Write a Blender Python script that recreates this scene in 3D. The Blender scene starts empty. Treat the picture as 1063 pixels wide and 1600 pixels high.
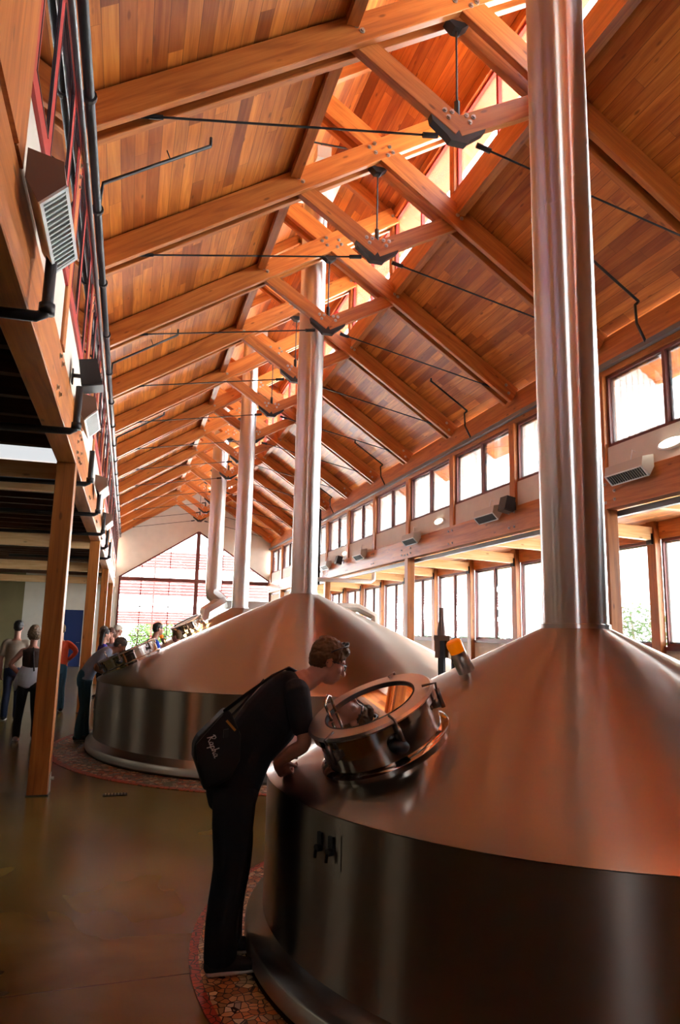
import bpy, bmesh, math, random
from mathutils import Vector, Matrix
random.seed(7)
V = Vector
PI = math.pi
SC = bpy.context.scene
COL = SC.collection

# ------------------------------------------------------------------ camera, world, exposure
def make_camera():
    yaw, pit, rol = 0.2882, 0.1702, 0.0215
    cy, sy, cp, sp, cr, sr = math.cos(yaw), math.sin(yaw), math.cos(pit), math.sin(pit), math.cos(rol), math.sin(rol)
    fwd = V((sy*cp, cy*cp, sp)); right = V((cy, -sy, 0)); up = right.cross(fwd)
    r2 = cr*right + sr*up; u2 = -sr*right + cr*up
    cam = bpy.data.cameras.new('camera'); o = bpy.data.objects.new('camera', cam); COL.objects.link(o)
    m = Matrix((r2, u2, -fwd)).transposed().to_4x4(); m.translation = V((0, 0, 1.70))
    o.matrix_world = m
    cam.sensor_fit = 'VERTICAL'; cam.sensor_height = 36.0; cam.lens = 1093.4/1600*36
    cam.clip_start = 0.02; cam.clip_end = 400
    SC.camera = o
make_camera()

SC.view_settings.view_transform = 'Standard'
SC.view_settings.look = 'None'
SC.view_settings.gamma = 1.0
SC.view_settings.use_curve_mapping = False
SC.view_settings.exposure = 2.6

w = bpy.data.worlds.new('overcast_sky'); SC.world = w; w.use_nodes = True
nt = w.node_tree; bg = nt.nodes['Background']
tc = nt.nodes.new('ShaderNodeTexCoord'); sx = nt.nodes.new('ShaderNodeSeparateXYZ'); rp = nt.nodes.new('ShaderNodeValToRGB')
nt.links.new(tc.outputs['Generated'], sx.inputs[0]); nt.links.new(sx.outputs['Z'], rp.inputs[0]); nt.links.new(rp.outputs[0], bg.inputs[0])
rp.color_ramp.elements[0].position = 0.0; rp.color_ramp.elements[0].color = (1, 1, 1, 1)
rp.color_ramp.elements[1].position = 0.9; rp.color_ramp.elements[1].color = (0.78, 0.88, 1, 1)
bg.inputs[1].default_value = 6.0
try:
    w.cycles.sampling_method = 'AUTOMATIC'
except Exception:
    pass
try:
    SC.cycles.max_bounces = 10; SC.cycles.diffuse_bounces = 5; SC.cycles.glossy_bounces = 5
    SC.cycles.transparent_max_bounces = 16; SC.cycles.sample_clamp_indirect = 6.0
except Exception:
    pass

def sun():
    l = bpy.data.lights.new('sun', 'SUN'); l.energy = 20.0; l.angle = .02; l.color = (1, .96, .9)
    o = bpy.data.objects.new('sun', l); COL.objects.link(o)
    d = V((-math.cos(math.radians(64))*.97, -math.cos(math.radians(64))*.24, -math.sin(math.radians(64))))   # travels towards -x
    o.rotation_euler = d.to_track_quat('-Z', 'Y').to_euler(); o.location = (20, 10, 20)
sun()
def portal(loc, size, rot):
    l = bpy.data.lights.new('window_portal', 'AREA'); l.shape = 'RECTANGLE'; l.size, l.size_y = size
    l.cycles.is_portal = True
    o = bpy.data.objects.new('window_portal', l); COL.objects.link(o); o.location = loc; o.rotation_euler = rot
    return o
# area light points along local -Z
portal((6.75, 15, 4.95), (1.3, 38), (0, PI/2, 0))             # right upper windows, facing -x
portal((9.6, 15, 2.55), (2.3, 38), (0, PI/2, 0))              # right aisle windows
portal((2.95, 33.5, 2.9), (7.2, 6.6), (-PI/2, 0, 0))          # gable window, facing -y
portal((-9.15, 13.5, 1.95), (1.7, 32), (0, -PI/2, 0))
portal((4.35, 15, 8.4), (1.3, 38), (0, PI/2, 0))              # right clerestory

# ------------------------------------------------------------------ materials
MATS = {}
def newmat(name):
    m = bpy.data.materials.new(name); m.use_nodes = True; m.node_tree.nodes.clear()
    N = m.node_tree.nodes; L = m.node_tree.links
    out = N.new('ShaderNodeOutputMaterial'); b = N.new('ShaderNodeBsdfPrincipled'); L.new(b.outputs[0], out.inputs[0])
    MATS[name] = m
    return m, N, L, b, out
def plain(name, col, rough=0.5, metal=0.0, bump=0.0, bscale=40, var=0.0, spec=None):
    m, N, L, b, out = newmat(name)
    b.inputs['Base Color'].default_value = (*col, 1); b.inputs['Roughness'].default_value = rough; b.inputs['Metallic'].default_value = metal
    if spec is not None: b.inputs['Specular IOR Level'].default_value = spec
    if bump or var:
        tc = N.new('ShaderNodeTexCoord'); n = N.new('ShaderNodeTexNoise'); n.inputs['Scale'].default_value = bscale; n.inputs['Detail'].default_value = 4
        L.new(tc.outputs['Object'], n.inputs['Vector'])
        if bump:
            bp = N.new('ShaderNodeBump'); bp.inputs['Strength'].default_value = bump; bp.inputs['Distance'].default_value = 0.01
            L.new(n.outputs['Fac'], bp.inputs['Height']); L.new(bp.outputs[0], b.inputs['Normal'])
        if var:
            r = N.new('ShaderNodeValToRGB'); L.new(n.outputs['Fac'], r.inputs[0])
            r.color_ramp.elements[0].position = .3; r.color_ramp.elements[1].position = .7
            r.color_ramp.elements[0].color = (*[c*(1-var) for c in col], 1); r.color_ramp.elements[1].color = (*[min(1, c*(1+var)) for c in col], 1)
            L.new(r.outputs[0], b.inputs['Base Color'])
    return m
def mth(N, L, op, a, b=None, c=None):
    n = N.new('ShaderNodeMath'); n.operation = op
    for i, v in enumerate((a, b, c)):
        if v is None: continue
        if isinstance(v, (int, float)): n.inputs[i].default_value = v
        else: L.new(v, n.inputs[i])
    return n.outputs[0]
def ramp(N, L, fac, stops, interp='LINEAR'):
    r = N.new('ShaderNodeValToRGB'); cr = r.color_ramp; cr.interpolation = interp
    while len(cr.elements) > 1: cr.elements.remove(cr.elements[-1])
    cr.elements[0].position = stops[0][0]; cr.elements[0].color = (*stops[0][1], 1)
    for p, c in stops[1:]:
        e = cr.elements.new(p); e.color = (*c, 1)
    L.new(fac, r.inputs[0]); return r.outputs[0]
def mixc(N, L, mode, fac, a, b):
    n = N.new('ShaderNodeMix'); n.data_type = 'RGBA'; n.blend_type = mode
    if isinstance(fac, (int, float)): n.inputs[0].default_value = fac
    else: L.new(fac, n.inputs[0])
    for i, v in ((6, a), (7, b)):
        if isinstance(v, tuple): n.inputs[i].default_value = (*v, 1)
        else: L.new(v, n.inputs[i])
    return n.outputs[2]
def wood(name, dark, mid, light, rough=0.42, boards=0.0, boardlen=3.4, knots=True, tones=None):
    m, N, L, b, out = newmat(name)
    uv = N.new('ShaderNodeUVMap'); s = N.new('ShaderNodeSeparateXYZ'); L.new(uv.outputs[0], s.inputs[0])
    u, v = s.outputs['X'], s.outputs['Y']
    oi = N.new('ShaderNodeObjectInfo'); rnd = mth(N, L, 'MULTIPLY', oi.outputs['Random'], 37.0)
    if boards:
        vb = mth(N, L, 'DIVIDE', v, boards); bi = mth(N, L, 'FLOOR', vb); fr = mth(N, L, 'FRACT', vb)
        wn = N.new('ShaderNodeTexWhiteNoise'); wn.noise_dimensions = '1D'; L.new(bi, wn.inputs['W'])
        off = mth(N, L, 'MULTIPLY', wn.outputs['Value'], boardlen*3)
        ub = mth(N, L, 'DIVIDE', mth(N, L, 'ADD', u, off), boardlen); si = mth(N, L, 'FLOOR', ub)
        cb = N.new('ShaderNodeCombineXYZ'); L.new(bi, cb.inputs[0]); L.new(si, cb.inputs[1])
        wn2 = N.new('ShaderNodeTexWhiteNoise'); wn2.noise_dimensions = '2D'; L.new(cb.outputs[0], wn2.inputs['Vector'])
        seed = mth(N, L, 'MULTIPLY', wn2.outputs['Value'], 91.0); tone = wn2.outputs['Value']
    else:
        seed = rnd; tone = oi.outputs['Random']
    def grain(su, sv, det=5, dist=0.0):
        c = N.new('ShaderNodeCombineXYZ'); L.new(mth(N, L, 'MULTIPLY', u, su), c.inputs[0]); L.new(mth(N, L, 'MULTIPLY', v, sv), c.inputs[1]); L.new(seed, c.inputs[2])
        n = N.new('ShaderNodeTexNoise'); n.inputs['Scale'].default_value = 1; n.inputs['Detail'].default_value = det; n.inputs['Distortion'].default_value = dist
        L.new(c.outputs[0], n.inputs['Vector']); return n.outputs['Fac']
    g1 = grain(0.9, 11, 3, 1.2); g2 = grain(2.5, 90, 4)
    f = mth(N, L, 'ADD', mth(N, L, 'MULTIPLY', g1, 0.75), mth(N, L, 'MULTIPLY', g2, 0.25))
    col = ramp(N, L, f, [(0.30, dark), (0.50, mid), (0.70, light)])
    if boards:
        t = ramp(N, L, tone, tones or [(0, (.52, .42, .42)), (.22, (.75, .62, .55)), (.5, (1, 1, 1)), (.8, (1.0, 1.05, 1.0)), (1, (1.25, 1.3, 1.3))])
        col = mixc(N, L, 'MULTIPLY', 1.0, col, t)
        gap = mth(N, L, 'LESS_THAN', fr, 0.05); fe = mth(N, L, 'FRACT', ub); gap2 = mth(N, L, 'LESS_THAN', fe, 0.0015)
        gp = mth(N, L, 'MAXIMUM', gap, gap2)
        col = mixc(N, L, 'MIX', mth(N, L, 'MULTIPLY', gp, 0.65), col, tuple(c*.35 for c in dark))
    if knots:
        c = N.new('ShaderNodeCombineXYZ'); L.new(mth(N, L, 'MULTIPLY', u, 2.2), c.inputs[0]); L.new(mth(N, L, 'MULTIPLY', v, 6.5), c.inputs[1]); L.new(seed, c.inputs[2])
        vo = N.new('ShaderNodeTexVoronoi'); vo.inputs['Scale'].default_value = 1; L.new(c.outputs[0], vo.inputs['Vector'])
        k = ramp(N, L, vo.outputs['Distance'], [(0.0, (1, 1, 1)), (0.06, (1, 1, 1)), (0.13, (0, 0, 0))])
        col = mixc(N, L, 'MIX', mth(N, L, 'MULTIPLY', k, 0.75), col, tuple(c*.45 for c in dark))
    L.new(col, b.inputs['Base Color']); b.inputs['Roughness'].default_value = rough
    bp = N.new('ShaderNodeBump'); bp.inputs['Strength'].default_value = 0.15; bp.inputs['Distance'].default_value = 0.004
    L.new(g2, bp.inputs['Height']); L.new(bp.outputs[0], b.inputs['Normal'])
    return m
M_BEAM = wood('stained_fir_timber', (.28, .072, .011), (.46, .140, .024), (.58, .21, .042))
M_POST = wood('stained_fir_post', (.20, .058, .010), (.34, .105, .018), (.44, .155, .032))
M_FIR = wood('lightened_fir_timber', (.66, .36, .15), (.80, .50, .24), (.88, .62, .34))  # natural fir, colour lightened further so the cross beams look lit
M_CEIL = wood('stained_fir_boards', (.36, .085, .012), (.55, .165, .026), (.70, .26, .050), rough=0.4, boards=0.15, boardlen=2.6)
M_SOFFIT = wood('soffit_boards', (.45, .14, .04), (.62, .24, .08), (.74, .34, .13), boards=0.14)
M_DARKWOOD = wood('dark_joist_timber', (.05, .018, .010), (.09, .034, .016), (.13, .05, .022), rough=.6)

def steel(name, col, rough, aniso, streak=0.0, rot=0.25, tangent='radial'):
    m, N, L, b, out = newmat(name)
    b.inputs['Base Color'].default_value = (*col, 1); b.inputs['Metallic'].default_value = 1; b.inputs['Roughness'].default_value = rough
    b.inputs['Anisotropic'].default_value = aniso; b.inputs['Anisotropic Rotation'].default_value = rot
    if aniso:
        t = N.new('ShaderNodeTangent'); t.direction_type = 'RADIAL'; t.axis = 'Z'; L.new(t.outputs[0], b.inputs['Tangent'])
    if streak:
        tc = N.new('ShaderNodeTexCoord'); mp = N.new('ShaderNodeMapping'); mp.inputs['Scale'].default_value = (0.6, 0.6, 60)
        n = N.new('ShaderNodeTexNoise'); n.inputs['Scale'].default_value = 3; n.inputs['Detail'].default_value = 5
        L.new(tc.outputs['Object'], mp.inputs[0]); L.new(mp.outputs[0], n.inputs['Vector'])
        r = mth(N, L, 'MULTIPLY_ADD', n.outputs['Fac'], streak, rough-streak/2); L.new(r, b.inputs['Roughness'])
    return m
M_TANK = steel('brushed_stainless_steel', (.38, .33, .285), .29, 1.0, .04)
M_CHIM = steel('brushed_chimney_steel', (.66, .66, .66), .33, 1.0, .04)
M_POLISH = steel('polished_stainless_steel', (.66, .64, .62), .10, 0)
M_SATIN = steel('satin_stainless_steel', (.60, .55, .50), .30, 0)
M_CLAMP = steel('dark_clamp_steel', (.22, .18, .16), .3, 0)
M_BLACK = plain('black_iron', (.012, .012, .014), .45)
M_BLACKPLASTIC = plain('black_plastic', (.015, .015, .018), .4)
M_PIPE = plain('dark_grey_conduit', (.05, .055, .06), .35, .4)
M_RAIL = plain('grey_eave_rail', (.16, .17, .18), .35, .6)
M_CREAM = plain('cream_wall_board', (.62, .58, .50), .8, var=.04, bscale=3)
M_OLIVE = plain('olive_wall_paint', (.20, .165, .075), .8, var=.06, bscale=2)
M_BLUE = plain('navy_door_paint', (.012, .03, .12), .45)
M_RED = plain('red_window_frame', (.42, .026, .022), .45)
M_MAROON = plain('maroon_window_frame', (.13, .028, .020), .45)
M_DARKFR = plain('dark_sash', (.03, .032, .038), .35)
M_WHITE = plain('white_board', (.80, .80, .80), .5)
M_LAMP = plain('beige_lamp_housing', (.50, .47, .42), .45)
M_LAMPBR = plain('bronze_lamp_end', (.16, .09, .06), .5)
M_LOUV = plain('white_louver', (.72, .76, .76), .35)
M_LREFL = plain('lamp_reflector', (.42, .46, .44), .25, .6)
M_BOLT = plain('galvanised_bolt', (.45, .43, .40), .35, .9)
M_CORR = plain('white_corrugated_panel', (.80, .82, .82), .6)
M_LOUVER_OUT = plain('red_sunshade_slat', (.26, .050, .048), 1.0, spec=0.0)
M_GROUND = plain('pale_outdoor_paving', (.55, .52, .47), .9, var=.08, bscale=1)
M_GREEN = plain('green_leaf', (.035, .060, .018), 1.0, var=.35, bscale=3, spec=0.0)
M_BARK = plain('tree_bark', (.12, .08, .05), .9)
M_PVC = plain('white_pvc_pipe', (.80, .79, .76), .4)
M_TEAL = plain('teal_painted_metal', (.03, .26, .36), .4)
M_SOFTP = plain('pink_white_soffit', (.70, .55, .52), .8)
M_NEAR = plain('dark_unseen_wall', (.030, .020, .012), .8)  # near black so unseen walls throw little light on tanks and floor
M_ROOFOUT = plain('grey_roofing', (.22, .2, .19), .8)

def glassmat(name, tint, refl=1.0, base=0.04):
    m, N, L, b, out = newmat(name); N.remove(b)
    tr = N.new('ShaderNodeBsdfTransparent'); tr.inputs[0].default_value = (*tint, 1)
    gl = N.new('ShaderNodeBsdfGlossy'); gl.inputs['Roughness'].default_value = 0.02
    fr = N.new('ShaderNodeFresnel'); fr.inputs[0].default_value = 1.5
    mx = N.new('ShaderNodeMixShader'); f = mth(N, L, 'MULTIPLY', fr.outputs[0], refl)
    L.new(f, mx.inputs[0]); L.new(tr.outputs[0], mx.inputs[1]); L.new(gl.outputs[0], mx.inputs[2]); L.new(mx.outputs[0], out.inputs[0])
    return m
M_GLASS = glassmat('clear_window_glass', (.96, .98, .98), .8)
M_GLASSDK = glassmat('tinted_office_glass', (.35, .30, .42), 2.0)
M_GLASSTINT = glassmat('dark_tinted_glass', (.15, .14, .12), .8)  # tint set to dim the unseen outer left windows
M_HATCHGL = glassmat('hatch_sight_glass', (.10, .08, .07), 6.0)
def emit(name, col, s):
    m, N, L, b, out = newmat(name); b.inputs['Base Color'].default_value = (*col, 1)
    b.inputs['Emission Color'].default_value = (*col, 1); b.inputs['Emission Strength'].default_value = s; b.inputs['Roughness'].default_value = .3
    return m
M_LBOX = emit('light_box_diffuser', (.93, .97, 1), .13)
M_OVAL = emit('lit_bulkhead_glass', (1, .93, .75), 2.2)
M_AMBER = emit('amber_beacon_lens', (.9, .20, .0), .06)
M_GOLDLED = emit('small_hatch_lamp', (1, .6, .25), 6)

def floor_mat():
    m, N, L, b, out = newmat('stained_polished_concrete')
    tc = N.new('ShaderNodeTexCoord'); o = tc.outputs['Object']
    n = N.new('ShaderNodeTexNoise'); n.inputs['Scale'].default_value = .9; n.inputs['Detail'].default_value = 3; n.inputs['Roughness'].default_value = .5; n.inputs['Distortion'].default_value = .6; L.new(o, n.inputs['Vector'])
    col = ramp(N, L, n.outputs['Fac'], [(.30, (.058, .032, .007)), (.45, (.092, .060, .014)), (.57, (.125, .086, .022)), (.72, (.18, .13, .042))])
    s = N.new('ShaderNodeSeparateXYZ'); L.new(o, s.inputs[0])
    fy = mth(N, L, 'FRACT', mth(N, L, 'DIVIDE', mth(N, L, 'SUBTRACT', mth(N, L, 'MULTIPLY_ADD', s.outputs['X'], -0.03, s.outputs['Y']), 0.215), 3.66))
    fx = mth(N, L, 'FRACT', mth(N, L, 'DIVIDE', mth(N, L, 'ADD', s.outputs['X'], 20.8), 3.66))
    j = mth(N, L, 'MAXIMUM', mth(N, L, 'LESS_THAN', fy, .002), mth(N, L, 'LESS_THAN', fx, .002))
    col = mixc(N, L, 'MIX', mth(N, L, 'MULTIPLY', j, .8), col, (.03, .018, .01))
    L.new(col, b.inputs['Base Color'])
    n2 = N.new('ShaderNodeTexNoise'); n2.inputs['Scale'].default_value = 2.5; n2.inputs['Detail'].default_value = 5; L.new(o, n2.inputs['Vector'])
    L.new(mth(N, L, 'MULTIPLY_ADD', n2.outputs['Fac'], .05, .20), b.inputs['Roughness'])
    b.inputs['Specular IOR Level'].default_value = .45
    return m
M_FLOOR = floor_mat()
def mosaic(name, scale, r_in, r_out, warm):
    m, N, L, b, out = newmat(name)
    tc = N.new('ShaderNodeTexCoord'); o = tc.outputs['Object']
    vo = N.new('ShaderNodeTexVoronoi'); vo.inputs['Scale'].default_value = scale; L.new(o, vo.inputs['Vector'])
    ve = N.new('ShaderNodeTexVoronoi'); ve.feature = 'DISTANCE_TO_EDGE'; ve.inputs['Scale'].default_value = scale; L.new(o, ve.inputs['Vector'])
    pn = N.new('ShaderNodeTexNoise'); pn.inputs['Scale'].default_value = 1.7 if not warm else 1.2; pn.inputs['Detail'].default_value = 1; pn.inputs['Distortion'].default_value = 2.2; L.new(vo.outputs['Position'], pn.inputs['Vector'])
    pal = [(0, (.08, .14, .08)), (.34, (.26, .28, .25)), (.42, (.62, .52, .36)), (.47, (.50, .16, .04)), (.51, (.16, .24, .24)), (.56, (.68, .54, .40)), (.61, (.40, .07, .04)), (.66, (.10, .16, .09)), (.72, (.45, .42, .36))]
    if warm: pal = [(0, (.60, .50, .34)), (.40, (.68, .52, .30)), (.48, (.55, .20, .06)), (.56, (.62, .34, .14)), (.64, (.66, .52, .36)), (.7, (.45, .10, .05))]
    col = ramp(N, L, pn.outputs['Fac'], pal, 'CONSTANT')
    s2 = N.new('ShaderNodeSeparateColor'); L.new(vo.outputs['Color'], s2.inputs[0])
    tone = ramp(N, L, s2.outputs[0], [(0, (.5, .5, .5)), (1, (1.3, 1.3, 1.3))])
    col = mixc(N, L, 'MULTIPLY', 1, col, tone)
    s = N.new('ShaderNodeVectorMath'); s.operation = 'LENGTH'; L.new(o, s.inputs[0])
    edge = mth(N, L, 'GREATER_THAN', s.outputs['Value'], r_out-(.05 if warm else .08))
    col = mixc(N, L, 'MIX', edge, col, (.42, .05, .03))
    grout = mth(N, L, 'LESS_THAN', ve.outputs['Distance'], .055)
    col = mixc(N, L, 'MIX', grout, col, (.015, .010, .008))
    L.new(col, b.inputs['Base Color']); b.inputs['Roughness'].default_value = .35
    return m

# ------------------------------------------------------------------ mesh builder
class MB:
    def __init__(s): s.v = []; s.f = []; s.uv = []
    def quad(s, pts, uvs=None):
        i = len(s.v); s.v += [V(p) for p in pts]; s.f.append(tuple(range(i, i+len(pts))))
        s.uv.append(uvs or [(0, 0)]*len(pts)); return s
    def beam(s, p0, p1, w, h, up=(0, 0, 1), ch=0.0):
        """oriented bar: w across, h along up"""
        p0, p1 = V(p0), V(p1); d = (p1-p0); ln = d.length; d.normalize(); up = V(up)
        a = d.cross(up)
        if a.length < 1e-4: a = d.cross(V((1, 0, 0)))
        a.normalize(); b = a.cross(d).normalized()
        if ch > 0:
            prof = [(-w/2+ch, -h/2), (w/2-ch, -h/2), (w/2, -h/2+ch), (w/2, h/2-ch), (w/2-ch, h/2), (-w/2+ch, h/2), (-w/2, h/2-ch), (-w/2, -h/2+ch)]
        else: prof = [(-w/2, -h/2), (w/2, -h/2), (w/2, h/2), (-w/2, h/2)]
        n = len(prof); i = len(s.v)
        for p in (p0, p1):
            for x, y in prof: s.v.append(p+a*x+b*y)
        acc = [0.0]
        for k in range(n):
            q, r = prof[k], prof[(k+1) % n]; acc.append(acc[-1]+math.hypot(q[0]-r[0], q[1]-r[1]))
        o = (p0.x*1.3+p0.y*.7+p0.z*2.1) % 9
        for k in range(n):
            k2 = (k+1) % n
            s.f.append((i+k, i+k2, i+n+k2, i+n+k)); s.uv.append([(o, acc[k]), (o, acc[k+1]), (o+ln, acc[k+1]), (o+ln, acc[k])])
        s.f.append(tuple(i+k for k in range(n-1, -1, -1))); s.uv.append([(prof[k][0]*.2, prof[k][1]) for k in range(n-1, -1, -1)])
        s.f.append(tuple(i+n+k for k in range(n))); s.uv.append([(prof[k][0]*.2, prof[k][1]) for k in range(n)])
        return s
    def box(s, lo, hi, ax=None, ch=0.0):
        lo, hi = V(lo), V(hi); c = (lo+hi)/2; e = hi-lo
        if ax is None: ax = max(range(3), key=lambda k: e[k])
        if ax == 0: return s.beam((lo.x, c.y, c.z), (hi.x, c.y, c.z), e.y, e.z, (0, 0, 1), ch)
        if ax == 1: return s.beam((c.x, lo.y, c.z), (c.x, hi.y, c.z), e.x, e.z, (0, 0, 1), ch)
        return s.beam((c.x, c.y, lo.z), (c.x, c.y, hi.z), e.x, e.y, (0, 1, 0), ch)
    def tube(s, pts, rad, n=10, side=None, caps=True):
        pts = [V(p) for p in pts]; m = len(pts)
        if isinstance(rad, (int, float)) or (isinstance(rad, tuple)): rad = [rad]*m
        rad = [(r, r) if isinstance(r, (int, float)) else r for r in rad]
        base = len(s.v); prev = None; rings = []
        for k in range(m):
            d = (pts[min(k+1, m-1)]-pts[max(k-1, 0)])
            if d.length < 1e-7: d = V((0, 0, 1))
            d.normalize()
            if side is not None: a = V(side)-d*V(side).dot(d)
            elif prev is None:
                a = d.cross(V((0, 0, 1)) if abs(d.z) < .9 else V((1, 0, 0)))
            else: a = prev-d*prev.dot(d)
            if a.length < 1e-5: a = d.orthogonal()
            a.normalize(); prev = a; b = d.cross(a)
            rings.append((pts[k], a, b, rad[k]))
        for p, a, b, (ra, rb) in rings:
            for j in range(n):
                t = 2*PI*j/n; s.v.append(p+a*(math.cos(t)*ra)+b*(math.sin(t)*rb))
        L = 0
        for k in range(m-1):
            L2 = L+(pts[k+1]-pts[k]).length
            for j in range(n):
                j2 = (j+1) % n
                s.f.append((base+k*n+j, base+k*n+j2, base+(k+1)*n+j2, base+(k+1)*n+j))
                s.uv.append([(L, j/n*.4), (L, (j+1)/n*.4), (L2, (j+1)/n*.4), (L2, j/n*.4)])
            L = L2
        if caps:
            s.f.append(tuple(base+j for j in range(n-1, -1, -1))); s.uv.append([(0, 0)]*n)
            s.f.append(tuple(base+(m-1)*n+j for j in range(n))); s.uv.append([(0, 0)]*n)
        return s
    def limb(s, pts, rad, side=None, n=14):
        """rounded tube (extra hemispherical end rings) with catmull subdivision"""
        pts = [V(p) for p in pts]; rad = [(r, r) if isinstance(r, (int, float)) else r for r in rad]
        P, R = [], []
        for k in range(len(pts)-1):
            p0 = pts[max(k-1, 0)]; p1 = pts[k]; p2 = pts[k+1]; p3 = pts[min(k+2, len(pts)-1)]
            for i in range(4):
                t = i/4
                P.append(.5*((2*p1)+(p2-p0)*t+(2*p0-5*p1+4*p2-p3)*t*t+(3*p1-p0-3*p2+p3)*t**3))
                R.append(tuple(rad[k][q]*(1-t)+rad[k+1][q]*t for q in (0, 1)))
        P.append(pts[-1]); R.append(rad[-1])
        d0 = (P[0]-P[1]).normalized(); d1 = (P[-1]-P[-2]).normalized()
        r0 = min(R[0]); r1 = min(R[-1]); A, B, A2, B2 = [], [], [], []
        for c in (1.0, .85, .5):
            sn = math.sqrt(max(0, 1-c*c))+.02
            A.append(P[0]+d0*r0*c*.8); B.append((R[0][0]*sn, R[0][1]*sn))
            A2.insert(0, P[-1]+d1*r1*c*.8); B2.insert(0, (R[-1][0]*sn, R[-1][1]*sn))
        return s.tube(A+P+A2, B+R+B2, n, side)
    def ell(s, c, r, rot=None, n=16):
        c = V(c); rot = rot or Matrix.Identity(3); i = len(s.v); m = n//2
        for a in range(m+1):
            th = PI*a/m
            for b in range(n):
                ph = 2*PI*b/n
                s.v.append(c+rot@V((r[0]*math.sin(th)*math.cos(ph), r[1]*math.sin(th)*math.sin(ph), r[2]*math.cos(th))))
        for a in range(m):
            for b in range(n):
                b2 = (b+1) % n; s.f.append((i+a*n+b, i+(a+1)*n+b, i+(a+1)*n+b2, i+a*n+b2)); s.uv.append([(0, 0)]*4)
        return s
    def lathe(s, prof, c=(0, 0, 0), n=64, M=None, closed=False):
        i = len(s.v); c = V(c); M = M or Matrix.Identity(3); m = len(prof)
        for r, z in prof:
            for b in range(n):
                t = 2*PI*b/n; s.v.append(c+M@V((r*math.cos(t), r*math.sin(t), z)))
        for a in range(m if closed else m-1):
            a2 = (a+1) % m
            for b in range(n):
                b2 = (b+1) % n; s.f.append((i+a*n+b, i+a*n+b2, i+a2*n+b2, i+a2*n+b)); s.uv.append([(0, 0)]*4)
        return s
    def prism(s, poly, y0, y1, axis=1):
        """extrude polygon (2D pairs in the other two axes) between y0 and y1"""
        def P(a, b, t): return {1: (a, t, b), 0: (t, a, b), 2: (a, b, t)}[axis]
        i = len(s.v); n = len(poly)
        for t in (y0, y1):
            for a, b in poly: s.v.append(V(P(a, b, t)))
        s.f.append(tuple(i+k for k in range(n))); s.uv.append([(a, b) for a, b in poly])
        s.f.append(tuple(i+n+k for k in range(n-1, -1, -1))); s.uv.append([poly[k] for k in range(n-1, -1, -1)])
        acc = 0
        for k in range(n):
            k2 = (k+1) % n; ln = math.hypot(poly[k][0]-poly[k2][0], poly[k][1]-poly[k2][1])
            s.f.append((i+k2, i+k, i+n+k, i+n+k2)); s.uv.append([(y0, acc+ln), (y0, acc), (y1, acc), (y1, acc+ln)]); acc += ln
        return s
    def build(s, name, mat, parent=None, smooth=False, origin=None, remesh=0, smoothit=0, fixn=False):
        me = bpy.data.meshes.new(name)
        o = bpy.data.objects.new(name, me)
        off = V((0, 0, 0))
        if parent is not None:
            root = parent
            while root.parent: root = root.parent
            # vertices are given in world space of the unrotated thing
            off = root.location.copy()
            q = parent
            while q.parent: off = off+q.location; q = q.parent
        elif origin is not None: off = V(origin)
        me.from_pydata([tuple(p-off) for p in s.v], [], s.f)
        uvl = me.uv_layers.new(name='UVMap'); flat = []
        for q in s.uv:
            for u in q: flat += [u[0], u[1]]
        uvl.data.foreach_set('uv', flat)
        if fixn or True:
            bm = bmesh.new(); bm.from_mesh(me); bmesh.ops.recalc_face_normals(bm, faces=bm.faces); bm.to_mesh(me); bm.free()
        me.materials.append(mat)
        if smooth: me.polygons.foreach_set('use_smooth', [True]*len(me.polygons))
        COL.objects.link(o)
        if parent is not None: o.parent = parent
        elif origin is not None: o.location = off
        if remesh:
            r = o.modifiers.new('fuse', 'REMESH'); r.mode = 'VOXEL'; r.voxel_size = remesh; r.use_smooth_shade = True
            if smoothit:
                q = o.modifiers.new('soften', 'SMOOTH'); q.iterations = smoothit; q.factor = .5
        elif smooth is True and len(me.polygons) < 60000:
            pass
        return o
def autosmooth(o, ang=40):
    me = o.data; me.polygons.foreach_set('use_smooth', [True]*len(me.polygons))
    bm = bmesh.new(); bm.from_mesh(me)
    for e in bm.edges:
        if len(e.link_faces) == 2 and e.calc_face_angle(0) > math.radians(ang): e.smooth = False
    bm.to_mesh(me); bm.free(); return o
def tag(o, label, cat, group=None):
    o['label'] = label; o['category'] = cat
    if group: o['group'] = group
    return o
def struct(o): o['kind'] = 'structure'; return o
def thing(name, loc, label, cat, group=None):
    o = bpy.data.objects.new(name, None); COL.objects.link(o); o.location = loc; o.empty_display_size = .1
    return tag(o, label, cat, group)
CH = {}
def copy_tree(o, parent=None):
    c = o.copy(); COL.objects.link(c); c.parent = parent
    for ch in o.children: copy_tree(ch, c)
    return c
ORD = ['first', 'second', 'third', 'fourth', 'fifth', 'sixth', 'seventh', 'eighth', 'ninth', 'tenth', 'eleventh', 'twelfth', 'thirteenth', 'fourteenth', 'fifteenth']

# ------------------------------------------------------------------ key dimensions (metres)
D = 2.44
def YK(k): return 5.80+D*k
XL, XR = -0.66, 6.36          # hall wall faces
XO = 9.3                       # outer wall of right aisle
YG = 33.1                      # far gable wall
Y0 = -4.2
XC = 2.88; ZA = 8.23           # apex of truss centre line
def zl(x): return ZA-.64*(XC-x)     # centre line of left chord
def zr(x): return ZA-.67*(x-XC)
RB = .20
CLX, CRX = 1.70, 4.07          # clerestory walls

# ------------------------------------------------------------------ structure
struct(MB().box((-9, Y0, -.2), (XO+.1, YG+.2, 0), 1).build('floor', M_FLOOR))
struct(MB().box((-60, -60, -.35), (90, 110, -.21)).build('ground', M_GROUND))

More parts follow.
